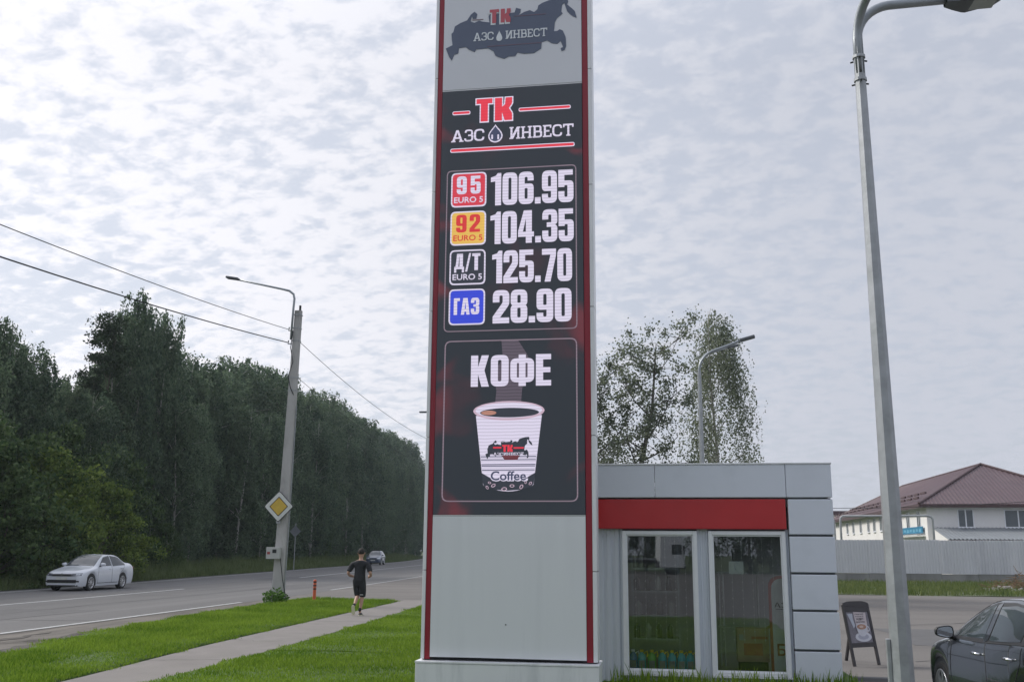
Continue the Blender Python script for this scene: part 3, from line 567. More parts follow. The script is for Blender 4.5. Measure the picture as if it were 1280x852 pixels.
for z_ in (2.965, 2.925, 2.865, 2.845, 2.795): fill('cup_stripe', [rrect(cx-.36+(2.965-z_)*.12, cx+.36-(2.965-z_)*.12, lz(z_), lz(z_)+.011, .003)], NV, sc, y=-.0085, depth=.003)
fill('cup_base_print', [[(cx-.345, lz(2.765)), (cx-.23, lz(2.70)), (cx, lz(2.66)), (cx+.23, lz(2.70)), (cx+.345, lz(2.765)), (cx+.325, lz(2.63)), (cx+.30, lz(2.585)), (cx+.15, lz(2.55)), (cx, lz(2.54)), (cx-.15, lz(2.55)), (cx-.30, lz(2.585)), (cx-.325, lz(2.63))]], DKL, sc, y=-.009)
text('cup_lettering', 'Coffee', W1, sc, cx-.235, lz(2.655), .14, -.0125, .49, .07)
text('cup_lettering', 'Coffee', NV, sc, cx-.225, lz(2.668), .118, -.0155, .455, .018)
for dx, dz, s_, a in ((-.19, .005, .05, .5), (-.24, .04, .035, -.4), (.17, -.012, .052, 1.0), (.225, .045, .035, 1.3), (-.27, -.02, .04, -.9), (.285, .03, .04, .8), (-.05, -.04, .06, .1), (.05, .0, .05, .0)):
    e = [(cx+dx+p[0]*math.cos(a)-p[1]*math.sin(a), lz(2.60)+dz+p[0]*math.sin(a)+p[1]*math.cos(a)) for p in ell(0, 0, s_*.6, s_*.4, 14)]
    e2 = [(cx+dx+p[0]*math.cos(a)-p[1]*math.sin(a), lz(2.60)+dz+p[0]*math.sin(a)+p[1]*math.cos(a)) for p in ell(0, 0, s_*.42, s_*.24, 14)]
    fill('coffee_bean', [e, e2], W2, sc, y=-.0125, depth=.003)
# map logo on the plain upper panel
M_map = mat('printed slate blue', (.10, .125, .19), .5, 0, .05, 3); M_mapr = mat('printed dull red', (.50, .10, .13), .5, 0, .05, 3); M_pale = mat('printed pale grey', (.70, .74, .78), .5, 0, .03, 3); M_line = mat('printed faint red line', (.20, .12, .16), .5)
fill('map_emblem', [rus(X(-2.955), X(-1.10), 8.50, 9.38)], M_map, pyl, y=-.004)
word('letter', 'Тk', IMP, M_pale, pyl, X(-2.345), X(-2.045), 9.035, 9.255, -.008, gap=1.1, grow=.006); word('letter', 'Тk', IMP, M_mapr, pyl, X(-2.33), X(-2.03), 9.055, 9.265, -.012, gap=1.1)
word('station_name', 'АЗС', SLAB, M_pale, pyl, X(-2.56), X(-2.27), 8.80, 8.925, -.008, gap=.5); word('station_name', 'ИНВЕСТ', SLAB, M_pale, pyl, X(-2.10), X(-1.51), 8.80, 8.925, -.008, gap=.7)
drop(X(-2.19), 8.775, .085, .16, pyl, M_pale, -.008)
for x0, x1, z_ in ((-2.58, -2.42, 9.125), (-1.98, -1.53, 9.135), (-2.36, -1.60, 8.70)): fill('thin_line', [[(X(x0), z_), (X(x1), z_), (X(x1), z_+.008), (X(x0), z_+.008)]], M_line, pyl, y=-.007)

# ================================================================ kiosk
KY = 14.4
kio = thing('kiosk', (0, KY, 0), 'low grey panelled kiosk with red band and two tall windows behind the pylon', 'kiosk')
def corr(x0, x1, z0, z1, pitch, d, y, flat=.35):
    """trapezoid ribbed sheet facing -Y"""
    xs = []; x = x0; 
    while x < x1-1e-6:
        for f, dd in ((0, 0), (flat, 0), (flat+.12, d), (.88, d)):
            xx = x+f*pitch
            if xx <= x1: xs.append((xx, dd))
        x += pitch
    xs.append((x1, 0)); return [[(xx, y-dd, z) for xx, dd in xs] for z in (z0, z1)]
M_rib = mat('ribbed grey blue sheet', (.62, .66, .74), .4, .0, .03, 3, 0, dirt=(.56, .60, .67), dscale=3, stretch=(3, 1, .3))
KL, KR = -2.9, 2.235
# front wall made of ribbed sheet left, plain jambs round the windows
MB().grid(corr(KL, -.70, .02, 2.11, .115, .014, .06)).build('ribbed_sheet', M_rib, kio)
MB().box(-.70, -.675, .02, .085, .06, 2.11).build('jamb', M_rib, kio)
MB().grid(corr(.372, .528, .02, 2.11, .078, .012, .06, .5)).build('ribbed_sheet', M_rib, kio)
MB().grid(corr(1.582, 1.63, .02, 2.11, .048, .010, .06, .5)).build('ribbed_sheet', M_rib, kio)
for x0, x1 in ((-.675, .372), (.528, 1.582)):
    MB().box(x0+.02, x1-.02, .03, .09, .02, .13).build('wall_panel', M_rib, kio, bevel=.003)
    # window: frame of four bars, bead, glass
    z0, z1 = .145, 2.085
    f = MB(); t = .055
    f.box(x0, x0+t, -.01, .07, z0, z1).box(x1-t, x1, -.01, .07, z0, z1).box(x0+t, x1-t, -.01, .07, z1-t, z1).box(x0+t, x1-t, -.01, .07, z0, z0+t)
    wf = f.build('window', M_white, kio, bevel=.006)
    b = MB(); a0, a1, c0, c1 = x0+t, x1-t, z0+t, z1-t; q = .018
    b.box(a0, a0+q, .008, .03, c0, c1).box(a1-q, a1, .008, .03, c0, c1).box(a0+q, a1-q, .008, .03, c1-q, c1).box(a0+q, a1-q, .008, .03, c0, c0+q)
    b.build('bead', M_white, wf, bevel=.003)
    MB().box(x0-.012, x1+.012, -.03, .0, z0-.022, z0-.003).build('sill', M_white, wf, bevel=.003)
    MB().box(a0+q, a1-q, .016, .022, c0+q, c1-q).build('pane', M_kglass, wf)
# red band, fascia, corner cassettes
MB().box(KL, 1.600, -.035, .05, 2.115, 2.525).build('red_band', M_red, kio, bevel=.006)
MB().box(KL, 1.600, -.036, -.03, 2.108, 2.114).build('band_lip', M_dred, kio)
for x0, x1 in ((KL, -.2), (-.194, 1.612), (1.618, 2.235)): MB().box(x0, x1, -.05, .05, 2.548, 3.005).build('fascia_panel', M_clad2, kio, bevel=.008)
MB().box(KL-.01, 2.245, -.06, 3.3, 3.0065, 3.03).build('roof_edge', M_clad, kio, bevel=.004)
MB().box(KL, 2.20, .05, 3.2, 2.55, 2.60).build('roof_slab', M_clad2, kio)
for z0, z1 in ((2.042, 2.522), (1.532, 2.012), (1.038, 1.502), (.520, 1.008), (.0, .490)):
    MB().box(1.632, 2.235, -.045, .05, z0, z1).build('cassette', M_clad2, kio, bevel=.008)
    MB().box(2.19, 2.236, .055, 1.35 if z0 < 2 else 3.2, z0, z1).build('cassette', M_clad2, kio, bevel=.008)  # lower side cassettes stop short at the added daylight opening
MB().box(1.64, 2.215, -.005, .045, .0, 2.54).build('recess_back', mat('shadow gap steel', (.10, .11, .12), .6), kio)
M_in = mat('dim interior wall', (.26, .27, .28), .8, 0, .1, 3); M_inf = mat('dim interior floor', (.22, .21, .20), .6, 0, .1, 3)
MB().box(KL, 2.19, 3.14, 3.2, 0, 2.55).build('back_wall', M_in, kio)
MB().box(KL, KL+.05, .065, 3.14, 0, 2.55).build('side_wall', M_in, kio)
MB().box(2.14, 2.188, .055, 1.35, 0, 2.55).build('side_wall', M_in, kio); MB().box(2.14, 2.188, 1.35, 3.14, 2.15, 2.55).build('side_wall', M_in, kio)  # side wall left open at the back, an unseen opening added to light the interior
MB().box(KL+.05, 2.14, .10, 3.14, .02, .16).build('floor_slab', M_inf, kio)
# what stands inside
def shelf_unit(x0, x1, y0, lab):
    t = thing('shelf_rack', ((x0+x1)/2, KY+y0, .16), lab, 'shelf'); w2 = (x1-x0)/2
    M_sh = mat('grey shelf metal', (.28, .30, .31), .5, .3)
    for sx in (-1, 1):
        for yy in (0, .36): MB().box(sx*w2-.012, sx*w2+.012, yy-.012, yy+.012, 0, 1.72).build('upright', M_sh, t)
    for z in (.40, .72, 1.06, 1.38): MB().box(-w2, w2, 0, .36, z, z+.025).build('shelf', M_sh, t)
    return t
shelf_unit(-.56, .10, .42, 'grey shelf rack inside behind the left kiosk window')
M_b1 = mat('dark can', (.05, .055, .06), .4); M_b2 = mat('pale carton', (.30, .31, .30), .6); 
def bottle(x, y, z, h, r, m_, cap, lab, grp=None, handle=True):
    t = thing('washer_bottle' if handle else 'oil_bottle', (x, KY+y, z), lab, 'bottle', group=grp)
    if handle:
        MB().lathe([(r*.98, 0), (r, .01), (r, h*.62), (r*.8, h*.74), (.022, h*.84), (.02, h*.86)], 14).build('bottle_body', m_, t, smooth=True)
        MB().lathe([(.026, h*.86), (.026, h*.95), (.018, h*.97)], 12).build('cap', cap, t, smooth=True)
        MB().tube([(.028, 0, h*.80), (.075, 0, h*.9), (.085, 0, h*.72), (.07, 0, h*.66)], .009, 6).build('handle', cap, t)
        MB().box(-r*.7, r*.7, -r-.004, -r+.01, h*.18, h*.5).build('bottle_label', M_b2, t)
    else:
        MB().lathe([(r, 0), (r, h*.75), (r*.4, h*.9), (r*.4, h)], 10).build('bottle_body', m_, t, smooth=True)
    return t
M_blue = mat('blue washer fluid bottle', (.09, .50, .64), .2, 0, .08, 6, emit=0); M_grn = mat('green washer fluid bottle', (.20, .55, .14), .2); M_yel = mat('yellow cap', (.80, .58, .06), .4); M_dbl = mat('dark blue washer fluid bottle', (.08, .20, .48), .25)
for i, (x, m_) in enumerate(((-.555, M_dbl), (-.435, M_blue), (-.295, M_grn), (-.150, M_blue), (-.015, M_blue), (.115, M_blue), (.235, M_blue))):
    lab = {0: 'dark blue washer bottle at the left end of the row in the kiosk window', 1: 'blue washer bottle between the dark blue one and the green one', 2: 'green washer bottle with yellow cap in the bottom row of the left window', 3: 'blue washer bottle directly right of the green bottle', 4: 'blue washer bottle third from the right end of the window row', 5: 'blue washer bottle second from the right end of the window row', 6: 'blue washer bottle at the right end of the window row'}[i]
    bottle(x, .20, .16, .30, .058, m_, M_yel if i else M_white, lab, 'washer bottles in the left kiosk window')
for k, z in enumerate((.585, .905, 1.245, 1.565)):
    for j in range(4 if k != 3 else 2):
        x = -.50+j*.155+(.02 if k % 2 else 0)
        bottle(x if k < 3 else -.52+j*.09, .52, z, .20 if k < 3 else .24, .045 if k < 3 else .03, (M_b1, M_b2, M_b1)[(j+k) % 3] if k < 3 else M_b2, M_b1, 'small bottle on the %s shelf in the left window, %s' % (('lowest', 'second', 'third', 'top')[k], ('leftmost', 'second from left', 'third from left', 'rightmost')[j] if k < 3 else ('left one', 'right one')[j]), 'small bottles on the kiosk shelf rack', False)
bx = thing('cardboard_box', (1.12, KY+.62, .16), 'open brown cardboard box with red print inside the right kiosk window', 'box')
M_card = mat('brown cardboard', (.36, .26, .19), .85, 0, .1, 5)
MB().box(-.22, .22, -.14, .14, .13, .58).build('box_body', M_card, bx, bevel=.004)
MB().box(-.13, .13, -.146, -.141, .22, .38).build('red_print', mat('red box print', (.33, .07, .05), .8), bx)
MB().box(-.19, -.13, -.146, -.141, .42, .50).build('box_label', M_b2, bx); MB().box(-.02, .2, -.146, -.141, .44, .475).build('red_print', mat('red box print'), bx)
m_ = Matrix.Translation((.22, 0, .58)) @ Matrix.Rotation(R(-35), 4, 'Y'); MB().box(0, .12, -.14, .14, 0, .006, m_).build('flap', M_card, bx)
MB().box(-.20, .20, -.12, .12, 0, .125).build('pallet_block', M_dark, bx)
sg = thing('round_top_sign', (1.57, KY+.30, .16), 'white round topped sign with red edge just inside the right window', 'sign')
M_sgw = mat('white sign face', (.62, .64, .64), .5)
pts = [(p.x, p.y) for p in rpoly([(-.19, 0), (.19, 0), (.19, 1.28, .16), (-.19, 1.28, .16)])]
fill('red_edge', [[(p[0]*1.2, p[1]*1.03) for p in pts]], mat('sign red edge', (.35, .05, .04), .5), sg, y=.0, depth=.03)
fill('sign_face', [pts], M_sgw, sg, y=-.018, depth=.006)
M_txt = mat('black lettering', (.03, .03, .035), .6); M_txr = mat('dark red lettering', (.28, .05, .05), .6)
text('lettering', 'АЗС', M_txt, sg, -.16, .88, .075, -.022, .27, .01); text('lettering', 'БЕ', M_txr, sg, -.14, .24, .16, -.022, .24, .02)
MB().box(-.14, .16, -.024, -.021, .86, .868).build('rule', M_txt, sg)
nt_ = MB().box(.80, 1.0, 0, .004, 0, .17).build('paper_notice', M_sgw, loc=(-.0, KY+.06, 1.50)); tag(nt_, 'small white paper notice stuck high on the right kiosk window', 'notice')
for (x0, x1) in ((-.60, .29), (.60, 1.50)):
    t = thing('string_lights', ((x0+x1)/2, KY+.09, 2.02), 'unlit hanging string lights behind the %s kiosk window' % ('left' if x0 < 0 else 'right'), 'string lights', group='string lights in the kiosk windows')
    MB().tube([((x0-x1)/2+.02, 0, 0), ((x1-x0)/2-.02, 0, 0)], .003, 5).build('top_wire', M_b2, t)
    M_bead = mat('clear bead', (.5, .52, .52), .3)
    for k in range(6):
        xx = (x0-x1)/2+.1+k*.14; mb = MB().tube([(xx, 0, 0), (xx+.004, 0, -.9), (xx, 0, -1.45)], .0014, 4)
        for q in range(13):
            zq = -.08-q*.11; mb.box(xx-.006, xx+.006, -.006, .006, zq-.008, zq+.008)
        mb.build('bead_string', M_bead, t)
rk = thing('wire_stand', (.98, KY+1.1, .16), 'thin grey wire display stand inside the right kiosk window', 'stand')
for x in (-.28, -.22, .28): MB().tube([(x, 0, 0), (x, 0, 1.35)], .012, 6).build('upright', M_steel, rk)
for z in (.55, 1.33): MB().box(-.3, .3, -.1, .1, z, z+.015).build('shelf', M_steel, rk)

# ================================================================ near lamp post
lp = thing('lamp_post', (2.09, 10.0, 0), 'tall tapered galvanised lamp post standing in front of the lot on the right', 'lamp post')
z_ = 7.0
MB().tube([(0, 0, -.2), (0, 0, z_)], [.108, .052], 8, ph=PI/8).build('pole', M_steel, lp)
MB().tube([(0, 0, -.2), (0, 0, .02)], [.17, .17], 8).build('base_flange', M_steel, lp)
MB().box(-.13, -.095, -.03, .03, .55, 1.02).build('cable_duct', M_steel, lp, bevel=.004)
for zz in (6.62, 6.88):
    MB().tube([(0, 0, zz), (0, 0, zz+.03)], .066, 12).build('clamp_ring', M_steel, lp)
    for a in (20, 150, 265): 
        d = Vector((math.cos(R(a)), math.sin(R(a)), 0)); MB().tube([d*.06+Vector((0,0,zz-.02)), d*.092+Vector((0,0,zz-.02))], .009, 6).build('bolt', M_dark, lp)
M_arm = mat('grey painted lamp arm', (.30, .33, .36), .4, .3, .05, 6)
def arm(dx, dy, L_):
    d = Vector((dx, dy, 0)).normalized(); pts = [Vector((0, 0, 6.7)), Vector((0, 0, 7.1))]
    for k in range(1, 9):
        a = k/8*R(84); pts.append(Vector((0, 0, 7.1))+d*.38*(1-math.cos(a))+Vector((0, 0, .38*math.sin(a))))
    e = pts[-1]; pts.append(e+d*L_+Vector((0, 0, .05*L_)))
    MB().tube(pts, [.052]*2+[.048]*8+[.045], 14).build('arm', M_arm, lp, smooth=True)
    e = pts[-1]; a = math.atan2(d.y, d.x)
    M = Matrix.Translation(e) @ Matrix.Rotation(a, 4, 'Z') @ Matrix.Rotation(R(-3), 4, 'Y')
    mb = MB(); rows = []
    for x, w_, zt, zb in ((-.04, .06, .045, -.05), (.05, .09, .05, -.075), (.16, .14, .06, -.085), (.20, .15, .062, -.085), (.50, .15, .055, -.03), (.56, .10, .02, -.01)):
        rows.append([M @ Vector((x, sy*w_, z)) for sy, z in ((-1, zb), (-1, zt*.3), (-.6, zt), (.6, zt), (1, zt*.3), (1, zb), (-1, zb))])
    mb.grid(rows); hd = mb.build('lamp_head', mat('dark grey lamp housing', (.10, .11, .125), .5, .2), lp)
    MB().box(.22, .46, -.11, .11, -.082, -.06, M).build('led_lens', mat('lens panel', (.35, .37, .38), .3), hd)
arm(1, .05, .62); arm(.35, -1, .9)

# ================================================================ lamp post behind the kiosk
def twin_lamp(name, loc, h, lab, arms, grp=None):
    t = thing(name, loc, lab, 'lamp post', group=grp)
    MB().tube([(0, 0, 0), (0, 0, h-.9)], [.12, .075], 8).build('pole', M_steel, t)
    for dx, dy, L_ in arms:
        d = Vector((dx, dy, 0)).normalized(); pts = [Vector((0, 0, h-1.1))]
        for k in range(9):
            a = k/8*R(68); pts.append(Vector((0, 0, h-.9))+d*.9*(1-math.cos(a))+Vector((0, 0, .9*math.sin(a))))
        e = pts[-1]; pts.append(e+d*L_+Vector((0, 0, L_*.33))); MB().tube(pts, .05, 8).build('arm', M_arm, t, smooth=True)
        e = pts[-1]; MB().box(-.05, .55, -.13, .13, -.05, .07, Matrix.Translation(e) @ Matrix.Rotation(math.atan2(d.y, d.x), 4, 'Z') @ Matrix.Rotation(R(-14), 4, 'Y')).build('lamp_head', mat('dark grey lamp housing'), t, bevel=.03)
    return t
twin_lamp('lamp_post', (1.33, 40, -.2), 10.0, 'distant lamp post with two curved arms rising behind the kiosk roof', ((1, -.1, 1.15), (.75, .75, 1.2)))

# ================================================================ concrete pole, sign, meter box
cp = thing('utility_pole', (-12.86, 32.1, 0), 'leaning grey concrete utility pole on the lawn edge by the road', 'pole')
def cpx(z): return .021*z          # lean
def sq(z, wx, wy): return [(cpx(z)-wx/2, -wy/2, z), (cpx(z)+wx/2, -wy/2, z), (cpx(z)+wx*.42, wy/2, z), (cpx(z)-wx*.42, wy/2, z), (cpx(z)-wx/2, -wy/2, z)]
MB().grid([sq(-.1, .37, .30), sq(1.8, .345, .28), sq(9.95, .235, .20)]).build('concrete_shaft', M_conc, cp, bevel=.02)
MB().grid([sq(9.951, .235, .20), sq(9.96, .01, .01)]).build('shaft_top', M_conc, cp)
for z in (7.55, 8.85, 9.30, 9.78, 7.1): MB().grid([sq(z, .262 if z > 8 else .30, .25), sq(z+.035, .262 if z > 8 else .30, .25)]).build('steel_band', M_steel, cp)
pts = [(cpx(9)-.16, -.16, 8.9), (cpx(10)-.15, -.16, 10.0), (cpx(10)-.13, -.16, 10.35), (cpx(10)-.17, -.16, 10.52), (cpx(10)-.32, -.18, 10.64), (cpx(10)-.55, -.2, 10.70), (-1.98, -.40, 11.06)]
MB().tube(pts, [.04]*5+[.036, .03], 10).build('lamp_arm', M_arm, cp, smooth=True)
MB().box(-.47, 0, -.12, .12, -.03, .05, Matrix.Translation((-1.92, -.40, 11.06)) @ Matrix.Rotation(R(10), 4, 'Y')).build('lamp_head', mat('dark grey lamp housing'), cp, bevel=.03)
MB().box(-.36, .10, -.34, -.18, 1.47, 1.85).build('meter_box', mat('pale grey meter box', (.42, .43, .42), .5, 0, .06, 5), cp, bevel=.01)
MB().box(-.14, .0, -.347, -.341, 1.66, 1.78).build('meter_window', M_dark, cp); MB().box(-.32, -.22, -.347, -.341, 1.62, 1.70).build('meter_label', M_txr, cp)
MB().tube([(.17, -.1, 1.5), (.205, -.1, 3.6), (.235, -.08, 6.9), (.12, -.2, 7.2), (.02, -.2, 7.6), (.16, -.19, 8.1), (.05, -.19, 8.6), (.10, -.19, 9.2)], .016, 5).build('loose_cable', M_dark, cp)
MB().tube([(.10, -.22, 1.5), (.22, -.23, .8), (.42, -.25, .05)], .014, 5).build('loose_cable', M_dark, cp)
MB().tube([(.20, .02, 0), (.25, .02, 3), (.29, .02, 6.6)], .02, 5).build('conduit', M_steel, cp)
MB().box(-.02, .04, -.03, .03, 0, .20, Matrix.Translation((cpx(9.9)+.05, -.05, 9.93))).build('spike', M_dark, cp)
for z in (9.24, 8.77): MB().tube([(cpx(9)-.14, -.1, z), (cpx(9)-.26, -.14, z-.02), (cpx(9)-.24, -.16, z+.10)], .022, 6).build('hook', M_dark, cp)
# weeds at the foot
def leafy(name, loc, n, r, h, lw, ll, m_, lab, cat, grp=None, up=.5):
    a = rng.uniform(0, 2*PI, n); rr = r*np.sqrt(rng.random(n)); z = h*rng.random(n)**1.1*(1-.5*rr/r)
    c = np.stack([rr*np.cos(a), rr*np.sin(a), z+.04], 1); d = rng.normal(size=(n, 3)); d[:, :2] += np.stack([np.cos(a), np.sin(a)], 1)*.8; d[:, 2] = np.abs(d[:, 2])*up; d /= np.linalg.norm(d, axis=1)[:, None]
    u = np.cross(d, rng.normal(size=(n, 3))); u /= np.linalg.norm(u, axis=1)[:, None]; s = rng.uniform(.6, 1.3, n)[:, None]
    V = np.stack([c, c+d*ll*s*.5+u*lw*s*.5, c+d*ll*s, c+d*ll*s*.5-u*lw*s*.5], 1).reshape(-1, 3); F = np.arange(n*4).reshape(-1, 4)
    t = thing(name, loc, lab, cat, group=grp); link('foliage', np_mesh('foliage', V, F, m_), t)
    sm_ = MB()
    for k in range(7):
        aa = k*.9; sm_.tube([(0, 0, -.03), (math.cos(aa)*r*.3, math.sin(aa)*r*.3, h*.5), (math.cos(aa)*r*.5, math.sin(aa)*r*.5, h*.9)], .006, 4)
    sm_.build('stem', M_bush_stem, t); return t
M_bush_stem = mat('green stem', (.08, .12, .03), .8)
leafy('weed_clump', (-12.75, 31.6, .03), 360, .36, .48, .065, .13, leaf_mat('weed leaves', (.05, .12, .02), (.14, .25, .06), .35), 'broad leaved weed clump at the foot of the concrete pole', 'weeds')

rs = thing('priority_sign', (-12.90, 31.86, 3.18), 'yellow and white diamond priority road sign fixed to the concrete pole', 'road sign')
def dia(r, c): return [(p.x, p.y) for p in rpoly([(0, -r, c), (r, 0, c), (0, r, c), (-r, 0, c)])]
M_sw = mat('white reflective sheet', (.60, .62, .60), .4); M_sy = mat('yellow reflective sheet', (.56, .38, .05), .4)
fill('sign_plate', [dia(.52, .06)], M_black, rs, y=0, depth=.03); fill('sign_border', [dia(.495, .055)], M_sw, rs, y=-.018, depth=.004); fill('black_line', [dia(.33, .03)], M_black, rs, y=-.022, depth=.004)
fill('yellow_centre', [dia(.295, .03)], M_sy, rs, y=-.026, depth=.004); MB().box(-.07, .07, .0, .06, -.55, -.46).build('clamp', M_steel, rs)
s2 = thing('road_sign', (-24.6, 84.5, 0), 'distant grey backed diamond road sign on a thin post across the road', 'road sign')
fx = far(84.5)-1.6; s2.location = (-32.55, 84.5, 0)
MB().tube([(0, 0, 0), (0, 0, 4.0)], .04, 8).build('post', M_steel, s2)
fill('sign_plate', [[(p[0], p[1]+3.3) for p in dia(.52, .06)]], mat('unpainted sign back', (.22, .24, .26), .5, .3), s2, y=-.06, depth=.02)
MB().box(-.35, .35, -.05, -.03, 3.26, 3.33).build('crossbar', M_steel, s2)
bo = thing('bollard', (-12.2, 33.75, .03), 'orange plastic road bollard with dark bands beside the concrete pole', 'bollard')
M_or = mat('faded orange plastic', (.62, .12, .05), .5, 0, .06, 8)
MB().lathe([(.055, 0), (.055, .70), (.04, .73), (.01, .735)], 16).build('post', M_or, bo, smooth=False); MB().lathe([(.12, -.03), (.12, .02), (.06, .05)], 16).build('foot', M_black, bo)
for z in (.40, .51, .63): MB().lathe([(.057, z), (.057, z+.045)], 16).build('band', M_black, bo)

# far pole behind the pylon with its lamp
fp = thing('utility_pole', (-14.1, 68, 0), 'far roadside pole mostly hidden behind the pylon with its lamp arm showing', 'pole')
MB().tube([(0, 0, 0), (0, 0, 10.6)], [.2, .14], 8).build('concrete_shaft', M_conc, fp)
MB().tube([(0, 0, 10.3), (-.1, 0, 10.9), (-.5, 0, 11.1), (-2.6, 0, 11.35)], .045, 6).build('lamp_arm', M_arm, fp); MB().box(-3.3, -2.5, -.14, .14, 11.32, 11.42).build('lamp_head', mat('dark grey lamp housing'), fp, bevel=.02)

# overhead cables
def cable(a, b, sag, lab, r=.018):
    a, b = Vector(a), Vector(b); pts = [a.lerp(b, k/24)-Vector((0, 0, sag*4*(k/24)*(1-k/24))) for k in range(25)]
    tag(MB().tube(pts, r, 5).build('overhead_cable', M_dark), lab, 'cable')
cable((-12.93, 31.95, 9.26), (-12.5, -4, 7.2), .45, 'thin upper overhead cable running from the pole top to the left edge', .011)
cable((-12.94, 31.95, 8.80), (-12.5, -4, 6.35), .45, 'thick lower overhead cable running from the pole to the left edge', .017)
cable((-12.6, 32.25, 8.85), (-14.15, 68, 8.6), .75, 'overhead cable running away from the pole along the tree tops', .010)
cable((-12.62, 32.25, 7.6), (-14.15, 68, 7.0), .8, 'lowest thin overhead cable crossing in front of the forest', .008)

# ================================================================ A-board
ab = thing('a_board', (3.32, 19.75, -.2), 'dark framed A-board with a coffee poster beside the kiosk corner', 'sign board', R(36))
TI = R(-11)
FR = Matrix.Rotation(TI, 4, 'X')
M_abf = mat('dark brown stained wood', (.035, .032, .036), .5, 0, .15, 12)
def abox(x0, x1, z0, z1, y0=-.018, y1=.018, n='leg', m=M_abf, M=FR, p=None): return MB().box(x0, x1, y0, y1, z0, z1, Matrix.Translation((0, -.26, 0)) @ M).build(n, m, p or ab, bevel=.003)
abox(-.33, -.275, 0, 1.05); abox(.275, .33, 0, 1.05); abox(-.275, .275, .32, .40, n='rail'); 
fill('arched_top', [[(p.x, p.y) for p in rpoly([(-.33, 1.052), (.33, 1.052), (.33, 1.10, .03), (.22, 1.14, .1), (-.22, 1.14, .1), (-.33, 1.10, .03)])]], M_abf, ab, y=0, depth=.036).matrix_local = Matrix.Translation((0, -.26, 0)) @ FR
abox(-.275, .275, .95, 1.05, n='rail')
BKM = Matrix.Translation((0, .54, 0)) @ Matrix.Rotation(-TI*1.3, 4, 'X')
for x0, x1 in ((-.33, -.275), (.275, .33)): MB().box(x0, x1, -.018, .018, 0, 1.08, BKM).build('leg', M_abf, ab, bevel=.003)
M_pos = mat('poster dark photo print', (.16, .15, .18), .4, 0, .3, 9); M_posl = mat('poster pale print', (.52, .46, .48), .45, 0, .08, 9); M_pw = mat('poster white crockery print', (.55, .56, .62), .4, 0, .08, 12); M_pc = mat('poster coffee print', (.36, .20, .14), .4, 0, .25, 20)
PM = Matrix.Translation((0, -.26, 0)) @ FR
def pflat(name, polys, m_, y): o = fill(name, polys, m_, pos, y=y, depth=.002); return o
pos = MB().box(-.275, .275, -.006, .006, .40, .95).build('poster', M_pos, ab); pos.matrix_local = PM
pflat('paper_banner', [[(-.07, .58), (.19, .56), (.21, .93), (-.09, .95)]], M_posl, -.008)
pflat('saucer', [ell(.05, .50, .20, .085)], M_pw, -.010); pflat('saucer_well', [ell(.05, .505, .13, .05)], mat('poster grey shade', (.36, .37, .45), .4), -.0125)
pflat('cup', [[(-.09, .68), (-.06, .55), (0, .51), (.08, .51), (.14, .55), (.17, .68)]], M_pw, -.015); pflat('cup_handle', [ell(.19, .64, .045, .05), ell(.19, .64, .025, .03)], M_pw, -.0145)
pflat('cup_rim', [ell(.04, .68, .135, .062)], M_pw, -.0175); pflat('coffee', [ell(.04, .68, .115, .048)], M_pc, -.020); pflat('foam', [ell(.03, .68, .05, .022)], mat('poster foam', (.55, .42, .36), .4), -.0225)
pflat('pitcher', [[(-.25, .92), (-.12, .92), (-.13, .82), (-.10, .70), (-.15, .66), (-.19, .78)]], mat('poster milk jug', (.42, .45, .52), .4), -.0085)
for k, (t_, z, h_) in enumerate((('ГОРЯЧИЙ', .898, .02), ('КОФЕ', .855, .022), ('ЖДЕТ', .795, .042), ('ВНУТРИ', .755, .022))):
    text('poster_lettering', t_, M_txt if k != 1 else mat('grey lettering', (.2, .18, .2), .5), pos, -.06 if k != 2 else -.05, z, h_, -.0105, .21 if k != 2 else .19, .03, depth=.001)
sb = thing('raised_strip', (3.1, 17.35, -.2), 'low black raised strip on the asphalt at the kiosk corner', 'raised strip')  # low black strip rising slightly from the asphalt
rows = [[(x, yy, z) for x in (-.42, .42)] for yy, z in ((-.16, 0), (-.09, .045), (.0, .055), (.09, .045), (.16, 0))]
MB().grid(rows).build('strip_body', M_black, sb); MB().box(-.44, -.42, -.12, .12, 0, .04).build('end_cap', M_black, sb)

# ================================================================ metal fence on concrete footing
fe = thing('metal_fence', (4, 73.6, -.2), 'long light grey corrugated metal fence on a concrete footing across the lot', 'fence')
M_fen = mat('light grey ribbed fence sheet', (.64, .65, .69), .5, .0, .05, .7, 0, dirt=(.50, .51, .56), dscale=.5, stretch=(1, 1, .25))
M_foot = mat('stained concrete footing', (.27, .27, .265), .9, 0, .18, 1.2, .3, 12, dirt=(.17, .17, .165), dscale=.7, stretch=(1, 1, .4))
for k in range(-3, 18):
    x = k*2.4; MB().grid(corr(x+.01, x+2.39, .62, 2.90+.012*((k*7) % 3-1), .2, .045, 0, .4)).build('fence_sheet', M_fen, fe)
    MB().box(x+.02, x+2.38, .02, .12, .0, .60+.02*((k*5) % 3)).build('footing_block', M_foot, fe)
    MB().box(x-.03, x+.03, .09, .15, .3, 2.8).build('post', M_steel, fe)
for z in (1.0, 2.5): MB().box(-7.2, 43, .05, .085, z, z+.05).build('rail', M_steel, fe)
